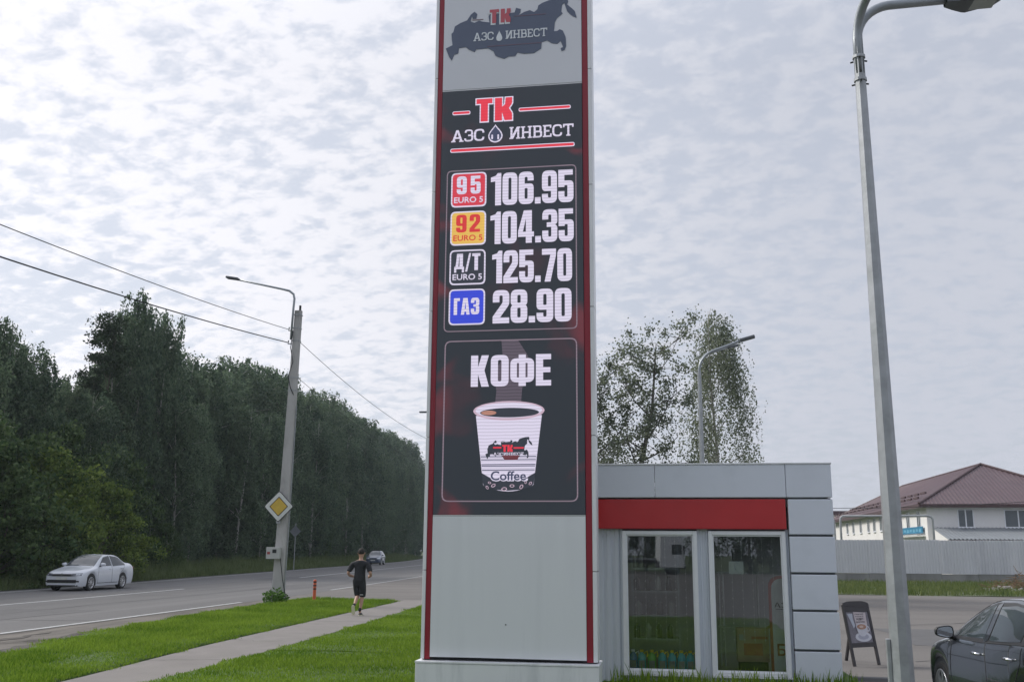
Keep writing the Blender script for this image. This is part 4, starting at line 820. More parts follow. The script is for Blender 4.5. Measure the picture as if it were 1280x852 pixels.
# rubble and brush heap on the verge
def heap(name, cx_, cy_, r, h, n, s, m_, lab, cat):
    mb = MB()
    for _ in range(n):
        a = random.uniform(0, 2*PI); q = math.sqrt(random.random()); x, y = q*r*math.cos(a), q*r*.5*math.sin(a); z = h*(1-q)*random.random()+.02
        sz = s*random.uniform(.5, 1.5); M = Matrix.Translation((cx_+x, cy_+y, -.2+z)) @ Matrix.Rotation(random.uniform(0, 6), 4, 'Z') @ Matrix.Rotation(random.uniform(-.7, .7), 4, 'X')
        k = [random.uniform(.6, 1) for _ in range(4)]; mb.add([M @ Vector(p) for p in ((-sz*k[0], -sz*.7, 0), (sz*k[1], -sz*.6, 0), (sz, sz*.7*k[2], 0), (-sz*.8, sz*.8, 0), (0, 0, sz*.7*k[3]))], [(0, 1, 4), (1, 2, 4), (2, 3, 4), (3, 0, 4)])
    return tag(mb.build(name, m_), lab, cat, kind='stuff')
heap('rubble_heap', 18.8, 58.5, 3.2, .35, 200, .12, mat('broken concrete', (.22, .21, .195), .9, 0, .2, 3), 'low heap of pale broken stone on the grass by the fence', 'rubble')
mb = MB()
for _ in range(420):
    a = random.uniform(0, 6.3); q = math.sqrt(random.random()); x, y = 20.3+2.3*q*math.cos(a), 62+1.2*q*math.sin(a); z = -.15+1.25*(1-q)*random.random()
    d = Vector((random.uniform(-1, 1), random.uniform(-1, 1), random.uniform(-.15, .45))).normalized()*random.uniform(.3, .8); mb.tube([(x, y, z), Vector((x, y, z))+d], .014, 3, False)
tag(mb.build('brushwood_heap', mat('dry brown twigs', (.20, .13, .08), .9, 0, .3, 4)), 'heap of dry brown brushwood in front of the fence at the right', 'brushwood', kind='stuff')

# ================================================================ white building behind the fence
bd = thing('white_building', (22.15, 92, -.2), 'two storey white building with purple brown hipped roof behind the fence', 'building')
M_bw = mat('white plaster', (.78, .77, .765), .85, 0, .04, .8, .05, 15, dirt=(.71, .70, .69), dscale=.3)
M_roof = mat('purple brown metal tile', (.105, .066, .075), .5, .1, .10, .5, 0, dirt=(.125, .082, .088), dscale=.4)
BW, BL_ = 14.6, 49.0; EZ = 6.30
MB().box(0, BW, 0, BL_, 0, EZ).build('wall', M_bw, bd)
o_ = .75
def roof_plane(A, B, C_, D, n, m_, name='roof'):
    """corrugated pitched plane between eave A-B and ridge D-C_"""
    A, B, C_, D = map(Vector, (A, B, C_, D)); rows0 = []; rows1 = []; nrm = (B-A).cross(D-A).normalized()
    if nrm.z < 0: nrm = -nrm
    pass
    rowsn = [[] for _ in range(13)]
    for i in range(n*2+1):
        t = i/(n*2); lo = A.lerp(B, t); hi = D.lerp(C_, t); off = nrm*(.07 if i % 2 else 0)
        for r in range(13):
            u = r/12; rowsn[r].append(lo.lerp(hi, u)+off)
    # stepped courses like metal tiles
    mb = MB()
    for r in range(12):
        up = [v-nrm*.0+nrm*.0 for v in rowsn[r+1]]; lo = [v+nrm*.025 for v in rowsn[r]]
        mb.grid([lo, up]); mb.grid([[v for v in rowsn[r]], lo])
    return mb.build(name, m_, bd)
r0, r1 = (7.2, 8.2, 10.25), (7.2, BL_-8.2, 10.25)
E0, E1, E2, E3 = (-o_, -o_, EZ-.15), (BW+o_, -o_, EZ-.15), (BW+o_, BL_+o_, EZ-.15), (-o_, BL_+o_, EZ-.15)
def hip(A, B, D, n):
    A, B, D = map(Vector, (A, B, D)); mid = (A+B)/2; nrm = (B-A).cross(D-mid).normalized(); nrm = nrm if nrm.z > 0 else -nrm
    rows = [[] for _ in range(10)]
    for i in range(n*2+1):
        t = i/(n*2); um = min(t, 1-t)*2
        for k in range(10): rows[k].append(A.lerp(B, t)+(D-mid)*um*k/9+nrm*(.045 if i % 2 else 0))
    MB().grid(rows).build('roof', M_roof, bd)
hip(E0, E1, r0, 46); hip(E2, E3, r1, 46); roof_plane(E3, E0, r0, r1, 90, M_roof); roof_plane(E1, E2, r1, r0, 90, M_roof);
M_rd = mat('dark brown roof trim', (.07, .035, .038), .5)
for a, b in ((E0, r0), (E1, r0), (r0, r1), (E3, r1), (E2, r1)): MB().tube([Vector(a)+Vector((0,0,.08)), Vector(b)+Vector((0,0,.1))], .11, 8).build('ridge_cap', M_rd, bd)
for a, b, c, d in ((-o_, BW+o_, -o_-.03, -o_+.02), (-o_-.03, -o_+.02, -o_+.02, BL_+o_), (BW+o_-.02, BW+o_+.03, -o_+.02, BL_+o_)): MB().box(a, b, c, d, EZ-.42, EZ-.13).build('fascia_board', M_rd, bd)
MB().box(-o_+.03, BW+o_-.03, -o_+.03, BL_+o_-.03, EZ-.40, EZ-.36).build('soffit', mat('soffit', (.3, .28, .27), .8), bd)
for k in range(18): # snow guards along the left eave
    MB().box(-.30, -.16, 1.5+k*2.6, 1.5+k*2.6+1.7, EZ+.45, EZ+.62).build('snow_guard', M_rd, bd)
for k in range(15): MB().box(.35, .5, 1.5+k*2.6, 1.5+k*2.6+1.7, EZ+.88, EZ+1.05).build('snow_guard', M_rd, bd)
M_bg = mat('grey window glass', (.09, .11, .125), .08, 0, .15, 1.5, spec=.6)
def bwin(x0, x1, y0, y1, z0, z1, face, n):
    p = .06; fr_ = MB(); q = .07
    if face == 'front':
        fr_.box(x0, x1, -p, .04, z0, z0+q).box(x0, x1, -p, .04, z1-q, z1).box(x0, x0+q, -p, .04, z0+q, z1-q).box(x1-q, x1, -p, .04, z0+q, z1-q)
        for k in range(1, n): xm = x0+(x1-x0)*k/n; fr_.box(xm-.05, xm+.05, -p, .04, z0+q, z1-q)
        f = fr_.build('window', M_white, bd); MB().box(x0-.08, x1+.08, -.14, -.0, z0-.06, z0-.005).build('sill', M_white, f)
        MB().box(x0+.02, x1-.02, -.03, -.015, z0+.02, z1-.02).build('pane', M_bg, f)
    else:
        fr_.box(-p, .04, y0, y1, z0, z0+q).box(-p, .04, y0, y1, z1-q, z1).box(-p, .04, y0, y0+q, z0+q, z1-q).box(-p, .04, y1-q, y1, z0+q, z1-q)
        for k in range(1, n): ym = y0+(y1-y0)*k/n; fr_.box(-p, .04, ym-.04, ym+.04, z0+q, z1-q)
        f = fr_.build('window', M_white, bd); MB().box(-.14, 0, y0-.06, y1+.06, z0-.06, z0-.005).build('sill', M_white, f)
        MB().box(-.03, -.015, y0+.02, y1-.02, z0+.02, z1-.02).build('pane', M_bg, f)
bwin(2.55, 3.85, 0, 0, 4.2, 5.76, 'front', 2); bwin(6.35, 8.6, 0, 0, 4.2, 5.72, 'front', 2); bwin(10.4, 12.4, 0, 0, 4.2, 5.72, 'front', 2)
for y in (2.2, 6.3, 14.5, 18.6, 22.2, 25.5, 30.2, 35.0, 39.2, 48.0):
    if y < 47: bwin(0, 0, y-.0, y+1.25, 4.25, 5.72, 'side', 2)
for y in (4, 12, 20, 28, 36): bwin(0, 0, y, y+1.5, 1.2, 2.9, 'side', 2)
# lean-to with ribbed roof
M_lr = mat('grey ribbed lean-to roof', (.22, .24, .26), .5, .2, .08, 1)
rows = [[], []]
for i in range(121):
    x = .35+i*.16; rows[0].append((x, -5.0, 3.10+(.07 if i % 2 else 0))); rows[1].append((x, -.02, 4.16+(.07 if i % 2 else 0)))
MB().grid(rows).build('lean_to_roof', M_lr, bd); MB().box(.35, 19.5, -5.03, -4.99, 2.93, 3.08).build('lean_to_gutter', M_rd, bd)
MB().add([(.5, -4.7, 0), (.5, -.01, 0), (.5, -.01, 4.05), (.5, -4.7, 3.08), (.62, -4.7, 0), (.62, -.01, 0), (.62, -.01, 4.05), (.62, -4.7, 3.08)], [(0, 3, 2, 1), (4, 5, 6, 7), (0, 4, 7, 3), (2, 3, 7, 6)]).build('lean_to_wall', M_bw, bd)
MB().box(.62, 19.4, -4.7, -4.6, 0, 2.95).build('lean_to_wall', M_bw, bd)
M_ban = mat('blue banner', (.015, .17, .30), .6, 0, .1, 2)
bn = thing('blue_banner', (22.05, 93.0, 3.42), 'bright blue banner strip on the left wall of the white building', 'banner')
mb = MB(); mb.box(-.10, -.04, 0, 8.6, .12, .70); mb.build('banner_sheet', M_ban, bn)
for k in range(7): MB().box(-.115, -.101, .5+k*1.15, .5+k*1.15+.75, .22+.06*(k % 2), .5).build('faded_lettering', mat('faded blue print', (.10, .32, .46), .6), bn)
MB().box(-.6, -.05, -.1, 8.9, -.08, -.02).build('support_ledge', M_white, bn)
# pipe portal and far low roof
pp = thing('pipe_portal', (12.4, 79.5, -.2), 'grey overground pipe portal rising above the fence before the white building', 'pipe')
MB().tube([(.45, 0, 0), (.45, 0, 4.35), (.5, 0, 4.6), (.62, 0, 4.72), (6.85, 0, 4.75), (7.05, 0, 4.68), (7.15, 0, 4.5), (7.15, 0, 0)], .085, 8).build('pipe', mat('pale grey pipe', (.34, .36, .37), .5), pp, smooth=True)
for x in (.05, 3.6): MB().tube([(x, .3, 0), (x, .3, 4.5)], .05, 6).build('support_post', M_steel, pp)
lb = thing('low_building', (21.3, 147, -.2), 'small dark roofed shed beyond the far end of the white building', 'building')
MB().box(-1.6, 10, 0, 8, 0, 7.2).build('wall', M_bw, lb); MB().box(-1.9, 10.3, -.3, 8.3, 7.2, 7.75).build('roof', M_roof, lb); MB().box(-1.2, -.4, .1, .8, 7.75, 8.4).build('chimney', M_bw, lb)
cable((12.9, 84, 5.3), (40, 74, 6.9), .5, 'thin wire sloping up in front of the white building', .022)

# ================================================================ trees
def crown(name, h, r, seed, m, kind='birch', n=9000, leaf=.16, z0=.12, seedr=None):
    g = np.random.default_rng(seed)
    # clump centres inside an uneven envelope
    nc = {'birch': 260, 'bush': 190, 'poplar': 90, 'weep': 120, 'pine': 90}[kind]
    u = g.random(nc)**.85; z = h*(z0+(1-z0)*u)
    t = (z/h-z0)/(1-z0)
    if kind == 'birch': env = (np.sin(np.clip(t, 0, 1)**.8*PI*.93)**.55*.95+.10)*(1-.30*t)
    elif kind == 'weep': env = (1-t)**.85*.95+.16
    elif kind == 'pine': env = (.35+.75*(1-t))*np.where(t < .15, .7, 1)
    elif kind == 'poplar': env = np.sin(np.clip(t*.92+.06, 0, 1)*PI)**.6
    else: env = np.sqrt(np.clip(1-t**2, 0, 1))*.95+.05
    a = g.uniform(0, 2*PI, nc); lob = 1+.22*np.sin(a*2+seed)+.18*np.sin(a*3+z*.9+seed*2)
    rr = r*env*lob*np.sqrt(g.uniform(.10, 1.0, nc))
    C_ = np.stack([rr*np.cos(a), rr*np.sin(a), z], 1)
    sz = {'birch': (.27, .55), 'bush': (.24, .17), 'poplar': (.50, .45), 'weep': (.30, .80), 'pine': (.45, .22)}[kind]
    scl = r/3.2
    ci = g.integers(0, nc, n); wgt = g.uniform(.55, 1.25, nc)
    P = C_[ci]+g.normal(size=(n, 3))*np.array([sz[0], sz[0], sz[1]])*scl*wgt[ci][:, None]
    if kind in ('birch', 'weep'):      # hanging strings of leaves
        ns = n//9; base = P[:ns]; k = np.arange(9); P_loose = P[ns:ns+n//3]; base2 = np.repeat(base, 9, 0); kk = np.tile(k, ns)[:, None]
        drift = np.repeat(g.normal(0, .035, (ns, 2)), 9, 0)
        step = .10 if kind == 'birch' else .14
        P = base2+np.concatenate([drift*kk, -kk*step*np.repeat(g.uniform(.5, 1.3, (ns, 1)), 9, 0)], 1)+g.normal(0, .045, (ns*9, 3))
        if kind == 'birch': P = np.concatenate([P[:len(P)*2//3], P_loose])
    P = P[P[:, 2] < h*(.93+.05*np.cos(np.arctan2(P[:, 1], P[:, 0])*3))-.25*np.hypot(P[:, 0], P[:, 1])*(kind == 'weep')] if kind in ('birch', 'weep') else P
    n = len(P); P[:, 2] = np.maximum(P[:, 2], .15)
    d = g.normal(size=(n, 3)); d[:, 2] -= .9 if kind in ('birch', 'weep') else .1; d /= np.linalg.norm(d, axis=1)[:, None]
    q = np.cross(d, g.normal(size=(n, 3))); q /= np.linalg.norm(q, axis=1)[:, None]; s = leaf*g.uniform(.55, 1.35, n)[:, None]
    V = np.stack([P-d*s*.5, P+q*s*.33, P+d*s*.5, P-q*s*.33], 1).reshape(-1, 3)
    return np_mesh(name, V, np.arange(n*4).reshape(-1, 4), m), C_
def trunk(name, h, C_, seed, m, r0=.16, nb=16, multi=1):
    g = random.Random(seed); mb = MB()
    for s_ in range(multi):
        lx, ly = g.uniform(-.04, .04)+(.10*(s_-.5) if multi > 1 else 0), g.uniform(-.04, .04)
        pts = [(lx*h*t+.12*math.sin(t*6+seed), ly*h*t+.1*math.sin(t*5+seed*2), h*.96*t-.2*(t == 0)) for t in [k/10 for k in range(11)]]
        mb.tube(pts, [r0*(1-.93*k/10) for k in range(11)], 7)
        idx = g.sample(range(len(C_)), min(nb, len(C_)))
        for i in idx:
            c = Vector(C_[i]); t = min(max((c.z-.9-.35*math.hypot(c.x, c.y))/(h*.96), .12), .93); k = int(t*10); b = Vector(pts[k]).lerp(Vector(pts[min(k+1, 10)]), t*10-k)
            m_ = b.lerp(c, .5)+Vector((0, 0, .15*(c-b).length)); mb.tube([b, m_, c], [r0*(1-.9*t)*.5, r0*.22*(1-.5*t), .012], 5, False)
    me = bpy.data.meshes.new(name); me.from_pydata(mb.v, [], mb.f); me.update(); me.polygons.foreach_set('use_smooth', [True]*len(me.polygons)); me.materials.append(m); return me
M_lb = leaf_mat('birch leaves', (.045, .082, .052), (.17, .235, .14), .38)
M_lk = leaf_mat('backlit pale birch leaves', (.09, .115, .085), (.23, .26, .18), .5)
M_ly = leaf_mat('yellow green maple leaves', (.040, .085, .020), (.23, .30, .065), .34)
M_lg = leaf_mat('deep green bush leaves', (.028, .062, .024), (.13, .19, .07), .30)
M_lp = leaf_mat('pine needles', (.022, .042, .022), (.05, .075, .035), .15)
def kind_set(kind, cnt, h, r, m, mt, n, leaf, z0, tr0, nb=16, multi=1):
    out = []
    for i in range(cnt):
        sd_ = hash_(kind)+i; me, C_ = crown(kind+'_crown', h, r, sd_, m, kind if kind in ('birch','bush','poplar','weep','pine') else 'bush', n, leaf, z0); out.append((me, trunk(kind+'_trunk', h, C_, sd_, mt, tr0, nb, multi)))
    return out
def hash_(s): return sum(ord(c)*(i+3) for i, c in enumerate(s)) % 997
SETS = {'birch': kind_set('birch', 6, 20, 3.3, M_lb, M_birch, 19000, .25, .06, .17, 22),
        'bush': kind_set('bush', 4, 6, 3.4, M_lg, M_bark, 19000, .17, .0, .10, 14, 3)}
YB = kind_set('bush', 2, 6, 3.4, M_ly, M_bark, 19000, .18, .0, .10, 14, 3)
PN = kind_set('pine', 1, 18, 2.3, M_lp, M_bark, 11000, .20, .45, .17, 20)
def plant(ms, name, loc, h, base_h, wd, label, cat, group=None, rz=None, trunk_part=True):
    t = thing(name, loc, label, cat, rz if rz is not None else random.uniform(0, 6.28), group); s = h/base_h
    t.scale = (s*wd, s*wd, s)
    link('trunk', ms[1], t); link('crown', ms[0], t); return t
FG = 'trees of the dense forest edge beyond the road'
FL = 'tall birch, one of many alike in the dense dark forest beyond the road'
def ftop(y): return .95*float(np.interp(y, [20, 44, 50, 54, 56.8, 59, 62, 66, 70, 74, 77, 81, 92, 103, 115, 129, 147, 170, 200, 300], [15, 15.2, 15.3, 15.2, 14.2, 14.6, 16.6, 18.2, 18.8, 18.0, 18.6, 20, 20.6, 20.4, 20, 19, 19, 19, 19, 19]))
# front rank that sets the skyline, then ranks behind it
special = [(-38.2, 51.3, 15.4, 'tall leafy birch at the left end of the skyline beyond the white car'), (-38.4, 65.6, 20.9, 'tallest birch of the forest edge, left of two peaks against the sky'), (-38.6, 70.4, 20.4, 'second tallest forest birch, right beside the highest peak')]
special += [(-38.9, 68.1, 20.2, 'lower birch tip wedged between the two highest peaks of the skyline'), (-38.2, 63.3, 18.6, 'birch stepping down left of the highest peak of the forest edge')]
for x, y, h, lab in special: plant(SETS['birch'][random.randrange(6)], 'birch_tree', (x, y, -.1), h, 20, .66, lab, 'tree')
plant(PN[0], 'pine_tree', (-37.6, 61.0, -.1), 17.6, 18, .9, 'dark bristly pine left of the highest birch on the skyline', 'tree')
for rank in range(5):
    y = 24.+rank*1.7
    while y < 345:
        x = far(y)-6.5-rank*3.6+random.uniform(-1.1, 1.1)
        yq = y*(abs(-38)/max(abs(x), 1)) if False else y
        ye = 38*y/abs(x)          # where this line of sight meets the skyline rank
        h = ftop(ye)*(abs(x)/38)**.9*random.uniform(.90, 1.02)*(1.0 if rank < 3 else .93)
        if rank == 0: h *= .84
        if 55.4 < ye < 60.2: h = min(h, 13.6*abs(x)/38)
        if rank > 0 or random.random() < .8: plant(SETS['birch'][random.randrange(6)], 'birch_tree', (x, y, -.1), h, 20, random.uniform(.85, 1.15), FL, 'tree', FG)
        y += random.uniform(3.5, 5.4)*(1+max(0, y-110)/90)*(1.15 if rank > 2 else 1)
g_ = np.random.default_rng(5); nf = 26000
fX = g_.uniform(-190, 40, nf); fY = 352+g_.uniform(0, 26, nf)+.0*fX; fT = 17+2.2*np.sin(fX*.21)+1.8*np.sin(fX*.57+1)+1.2*np.sin(fX*1.3)
P = np.stack([fX, fY, fT*g_.random(nf)**.7], 1); d = g_.normal(size=(nf, 3)); d /= np.linalg.norm(d, axis=1)[:, None]; q = np.cross(d, g_.normal(size=(nf, 3))); q /= np.linalg.norm(q, axis=1)[:, None]; s = 1.1*g_.uniform(.5, 1.3, nf)[:, None]
tag(link('far_wood', np_mesh('far_wood', np.stack([P-d*s*.5, P+q*s*.4, P+d*s*.5, P-q*s*.4], 1).reshape(-1, 3), np.arange(nf*4).reshape(-1, 4), M_lb)), 'far off wood closing the view where the road bends away', 'wood', kind='stuff')
# bushes and small trees at the forest edge
def bush(ms, x, y, h, wd, lab): return plant(ms, 'bush', (x, y, -.05), h, 6, wd, lab, 'bush')
bush(YB[0], -31.3, 46.6, 6.6, .95, 'large yellow green maple bush directly behind the white car')
bush(YB[1], -31.0, 50.8, 5.2, 1.0, 'yellow green bush right of the large one behind the white car')
bush(SETS['bush'][0], -33.2, 43.2, 8.2, 1.05, 'tall round deep green bush above and left of the white car')
bush(SETS['bush'][1], -30.3, 41.6, 4.6, 1.0, 'deep green bush low at the left edge of the photo')
bush(SETS['bush'][2], -34.5, 52.0, 8.4, .8, 'tall deep green shrub behind the yellow green bushes')
bush(SETS['bush'][3], -35.3, 58.2, 8.0, .75, 'upright dark green shrub right of the yellow green bushes')
bush(SETS['bush'][0], -33.3, 57.0, 4.2, .9, 'low green bush at the right end of the yellow green bushes')
bush(SETS['bush'][2], -35.2, 66.5, 3.4, .8, 'small green bush in the tall grass left of the concrete pole')
bush(SETS['bush'][1], -43.5, 118, 6.0, .9, 'green bush at the forest foot above the runner')
bush(SETS['bush'][3], -45.5, 128, 5.0, 1.0, 'green bush at the forest foot just left of the pylon')
# trees behind the kiosk
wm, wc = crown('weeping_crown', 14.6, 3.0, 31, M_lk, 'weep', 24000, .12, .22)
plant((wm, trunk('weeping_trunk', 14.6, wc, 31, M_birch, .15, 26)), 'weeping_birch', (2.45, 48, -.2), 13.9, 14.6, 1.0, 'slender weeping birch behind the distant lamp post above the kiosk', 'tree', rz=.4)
def poplar(name, loc, h, r, seed, n, lab, lean):
    g = random.Random(seed); mb = MB(); tips = []
    base = [Vector((0, 0, -.2)), Vector((.1, 0, h*.28)), Vector((.15, .1, h*.45)), Vector((.35+lean*.3, .1, h*.7)), Vector((.3+lean*.5, 0, h*.96))]
    mb.tube(base, [.20, .16, .12, .07, .02], 8)
    for k in range(17):
        t = .26+.70*k/17; i = min(int(t*4), 3); b = base[i].lerp(base[i+1], t*4-i) if False else None
        zt = h*t; q = 0
        for i in range(4):
            if base[i].z <= zt <= base[i+1].z: b = base[i].lerp(base[i+1], (zt-base[i].z)/(base[i+1].z-base[i].z))
        a = k*2.4+seed; ln = r*(1.15-.85*abs(t-.5))*g.uniform(.75, 1.2); up = g.uniform(.45, .95)
        e = b+Vector((math.cos(a)*ln, math.sin(a)*ln, up*ln)); m1 = b.lerp(e, .5)+Vector((0, 0, -.08*ln))
        rb = .085*(1-t*.8); mb.tube([b, m1, e], [rb, rb*.6, .015], 6, False)
        for j in range(7):
            u = .35+.65*j/6; p = b.lerp(m1, u*2) if u < .5 else m1.lerp(e, u*2-1); o2 = Vector((g.gauss(0, .45), g.gauss(0, .45), g.gauss(.15, .4))); tips.append(p+o2); mb.tube([p, p+o2], [.018, .006], 4, False)
    g2 = np.random.default_rng(seed); T = np.array([t[:] for t in tips]); n_ = n; ci = g2.integers(0, len(T), n_)
    P = T[ci]+g2.normal(size=(n_, 3))*.19*g2.choice([.6, 1, 1.6], n_)[:, None]; d = g2.normal(size=(n_, 3)); d /= np.linalg.norm(d, axis=1)[:, None]; q = np.cross(d, g2.normal(size=(n_, 3))); q /= np.linalg.norm(q, axis=1)[:, None]; s = .115*g2.uniform(.6, 1.3, n_)[:, None]
    V = np.stack([P-d*s*.5, P+q*s*.42, P+d*s*.5, P-q*s*.42], 1).reshape(-1, 3)
    me = bpy.data.meshes.new('poplar_trunk'); me.from_pydata(mb.v, [], mb.f); me.update(); me.materials.append(mat('dark grey bark', (.09, .085, .08), .9, 0, .3, 8, .5, 20))
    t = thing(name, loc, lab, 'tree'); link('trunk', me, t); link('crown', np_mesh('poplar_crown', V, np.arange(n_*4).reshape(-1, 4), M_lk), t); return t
poplar('poplar_tree', (-1.45, 44, -.2), 11.6, 1.7, 5, 10500, 'open branched poplar right beside the weeping birch behind the kiosk', 1.5)
poplar('poplar_tree', (-3.7, 45, -.2), 10.9, 2.1, 8, 10500, 'dense leafy poplar half hidden behind the right edge of the pylon', -.6)
# forest and small wood behind the photographer, seen in the window reflections
for k in range(16):
    plant(SETS['birch'][k % 6], 'birch_tree', (-30+k*4.6+random.uniform(-1, 1), -74+random.uniform(-5, 3), -.2), random.uniform(15, 19), 20, 1.15, 'birch in the row of trees across the road behind the photographer', 'tree', 'trees behind the photographer')

# ================================================================ vehicles
def pchip(xs, ys):
    xs = list(xs); ys = list(ys); n = len(xs); d = [(ys[i+1]-ys[i])/(xs[i+1]-xs[i]) for i in range(n-1)]
    m = [d[0]]+[0 if d[i-1]*d[i] <= 0 else 2/(1/d[i-1]+1/d[i]) for i in range(1, n-1)]+[d[-1]]
    def f(x):
        if x <= xs[0]: return ys[0]
        if x >= xs[-1]: return ys[-1]
        i = max(k for k in range(n-1) if xs[k] <= x); h = xs[i+1]-xs[i]; t = (x-xs[i])/h
        return (1+2*t)*(1-t)**2*ys[i]+t*(1-t)**2*h*m[i]+t*t*(3-2*t)*ys[i+1]+t*t*(t-1)*h*m[i+1]
    return f
class Car:
    """s runs from the nose (0) to the tail (L); local +Y is forward, origin under the middle"""
    def __init__(c, P): c.P = P; c.f = {k: pchip(*P[k]) for k in ('top', 'sh', 'wb', 'wt', 'bot', 'cr')}
    def y(c, s): return c.P['L']/2-s
    def section(c, s):
        f = c.f; zt, zs, wb, wt, zb, cr = (f[k](s) for k in ('top', 'sh', 'wb', 'wt', 'bot', 'cr'))
        for a in c.P['axles']:
            R_ = c.P['arch']; d = abs(s-a)
            if d < R_: zb = max(zb, c.P['wr']+math.sqrt(R_*R_-d*d))
        zs = min(zs, zt-cr-.005); h = max(zs-zb, .02)
        pts = [(wb*c.P.get('tuck', .97), zb), (wb*.995, zb+.30*h), (wb, zb+.62*h), (wb*.985, zb+.88*h), (wb*.955, zs), ((wb*.955*.5+wt*.5), zs*.5+(zt-cr)*.5), (wt, zt-cr), (wt*.86, zt-cr*.45), (wt*.5, zt-.012), (0, zt)]
        for _ in range(2):
            q = [pts[0]]
            for i in range(len(pts)-1):
                a, b = pts[i], pts[i+1]
                q += [(a[0]*.75+b[0]*.25, a[1]*.75+b[1]*.25), (a[0]*.25+b[0]*.75, a[1]*.25+b[1]*.75)]
            pts = q+[pts[-1]]
        return pts
    def side(c, s, z):
        p = c.section(s)
        for i in range(len(p)-1):
            if p[i][1] <= z <= p[i+1][1] and p[i+1][1] > p[i][1]: t = (z-p[i][1])/(p[i+1][1]-p[i][1]); return p[i][0]+(p[i+1][0]-p[i][0])*t
        return p[0][0] if z < p[0][1] else 0
    def topz(c, s, x):
        p = c.section(s)[::-1]
        for i in range(len(p)-1):
            if p[i][0] <= x <= p[i+1][0] and p[i+1][0] > p[i][0]: t = (x-p[i][0])/(p[i+1][0]-p[i][0]); return p[i][1]+(p[i+1][1]-p[i][1])*t
        return p[-1][1]
    def body(c, m, parent):
        L_ = c.P['L']; ss = list(np.linspace(0, L_, 90))
        for a in c.P['axles']:
            R_ = c.P['arch']; ss += [a+R_*math.sin(k/14*PI/2)*sg_ for k in range(15) for sg_ in (-1, 1)]+[a-R_-.004, a+R_+.004]
        ss = sorted(set(round(s, 4) for s in ss if 0 <= s <= L_)); mb = MB(); rows = []
        for s in ss:
            p = c.section(s); rows.append([(-x, c.y(s), z) for x, z in p]+[(x, c.y(s), z) for x, z in p[::-1][1:]])
        mb.grid(rows)
        n = len(rows[0]); 
        for r, flip in ((0, True), (len(rows)-1, False)):
            idx = [r*n+k for k in range(n)]; mb.f.append(tuple(idx if flip else idx[::-1]))
        o = mb.build('body', m, parent); smooth_angle(o, 40); return o
    def patch(c, name, poly, m, parent, sg_=-1, off=.005, n=12, cols=10):
        """panel over a convex outline given in (s, z) on the flank"""
        zs_ = [p[1] for p in poly]; z0, z1 = min(zs_), max(zs_); rows = []
        for i in range(n+1):
            z = z0+(z1-z0)*(i/n)*.9998+.0001*(z1-z0); xs = []
            for k in range(len(poly)):
                a, b = poly[k-1], poly[k]
                if (a[1]-z)*(b[1]-z) <= 0 and a[1] != b[1]: xs.append(a[0]+(b[0]-a[0])*(z-a[1])/(b[1]-a[1]))
            if len(xs) < 2: continue
            s0, s1 = min(xs), max(xs)
            rows.append([(sg_*(c.side(s0+(s1-s0)*j/cols, z)+off), c.y(s0+(s1-s0)*j/cols), z) for j in range(cols+1)])
        o = MB().grid(rows).build(name, m, parent, smooth=True); return o
    def screen(c, name, s0, s1, frac0, frac1, m, parent, off=.006, n=14):
        rows = []
        for i in range(n+1):
            s = s0+(s1-s0)*i/n; w_ = c.f['wt'](s)*(frac0+(frac1-frac0)*i/n)
            rows.append([(w_*(j/8-1), c.y(s), c.topz(s, abs(w_*(j/8-1)))+off) for j in range(17)])
        return MB().grid(rows).build(name, m, parent, smooth=True)
    def seam(c, pts, m, parent, sg_=-1, t=.007, name='panel_gap'):
        mb = MB(); q = []
        for a, b in zip(pts[:-1], pts[1:]):
            for k in range(6): q.append((a[0]+(b[0]-a[0])*k/6, a[1]+(b[1]-a[1])*k/6))
        q.append(pts[-1]); mb.tube([(sg_*(c.side(s, z)-.001), c.y(s), z) for s, z in q], t, 5); return mb.build(name, m, parent)
    def front(c, name, x0, x1, z0, z1, m, parent, off=.01, depth=.0, n=12, skew=0.):
        """panel wrapped on the nose: finds the body surface by marching s for each (x, z)"""
        rows = []
        for i in range(5):
            r = []
            for j in range(n+1):
                x = x0+(x1-x0)*j/n; z = z0+(z1-z0)*i/4+skew*(j/n); s = 0.
                while s < 1.4 and not (c.side(s, z) >= abs(x) and c.f['top'](s) > z): s += .012
                r.append((x, c.y(s)+off, z))
            rows.append(r)
        return MB().grid(rows).build(name, m, parent, smooth=True)
def wheel(c, name, s, sg_, parent, spokes, M_rim, wd=.21, style=0):
    r = c.P['wr']; x = sg_*(c.f['wb'](s)-.03); M = Matrix.Translation((x, c.y(s), r)) @ Matrix.Rotation(sg_*PI/2, 4, 'Y')
    w_ = MB().lathe([(r*.66, -wd), (r*.93, -wd), (r, -wd+.03), (r, -.03), (r*.965, -.008), (r*.70, .0), (r*.67, -.02), (r*.66, -wd)][::-1], 40, M, False)
    ty = w_.build('wheel', M_rub, parent, smooth=True)
    MB().lathe([(r*.70, -.02), (r*.70, .004), (r*.655, .006), (r*.62, -.05), (r*.62, -.06)][::-1], 40, M, False).build('rim', M_rim, ty, smooth=True)
    MB().lathe([(r*.66, -.10), (r*.66, -.095)], 24, M).build('brake_shadow', M_black, ty)
    sp = MB()
    for k in range(spokes):
        a = 2*PI*k/spokes
        for d in ((-.10, .10) if style else (0,)):
            A = Matrix.Rotation(a+d, 4, 'Z'); sp.box(r*.12, r*.66, -.013 if style else -.020, .013 if style else .020, -.035, -.012, M @ A)
    sp.lathe([(r*.18, -.03), (r*.18, -.008), (r*.08, -.003)], 16, M); sp.build('spokes', M_rim, ty)
M_tint = mat('tinted car glass', (.035, .042, .05), .05, 0, .1, 3, spec=.8); M_lampg = mat('headlamp glass', (.45, .48, .52), .08, .3, .1, 12, coat=1)
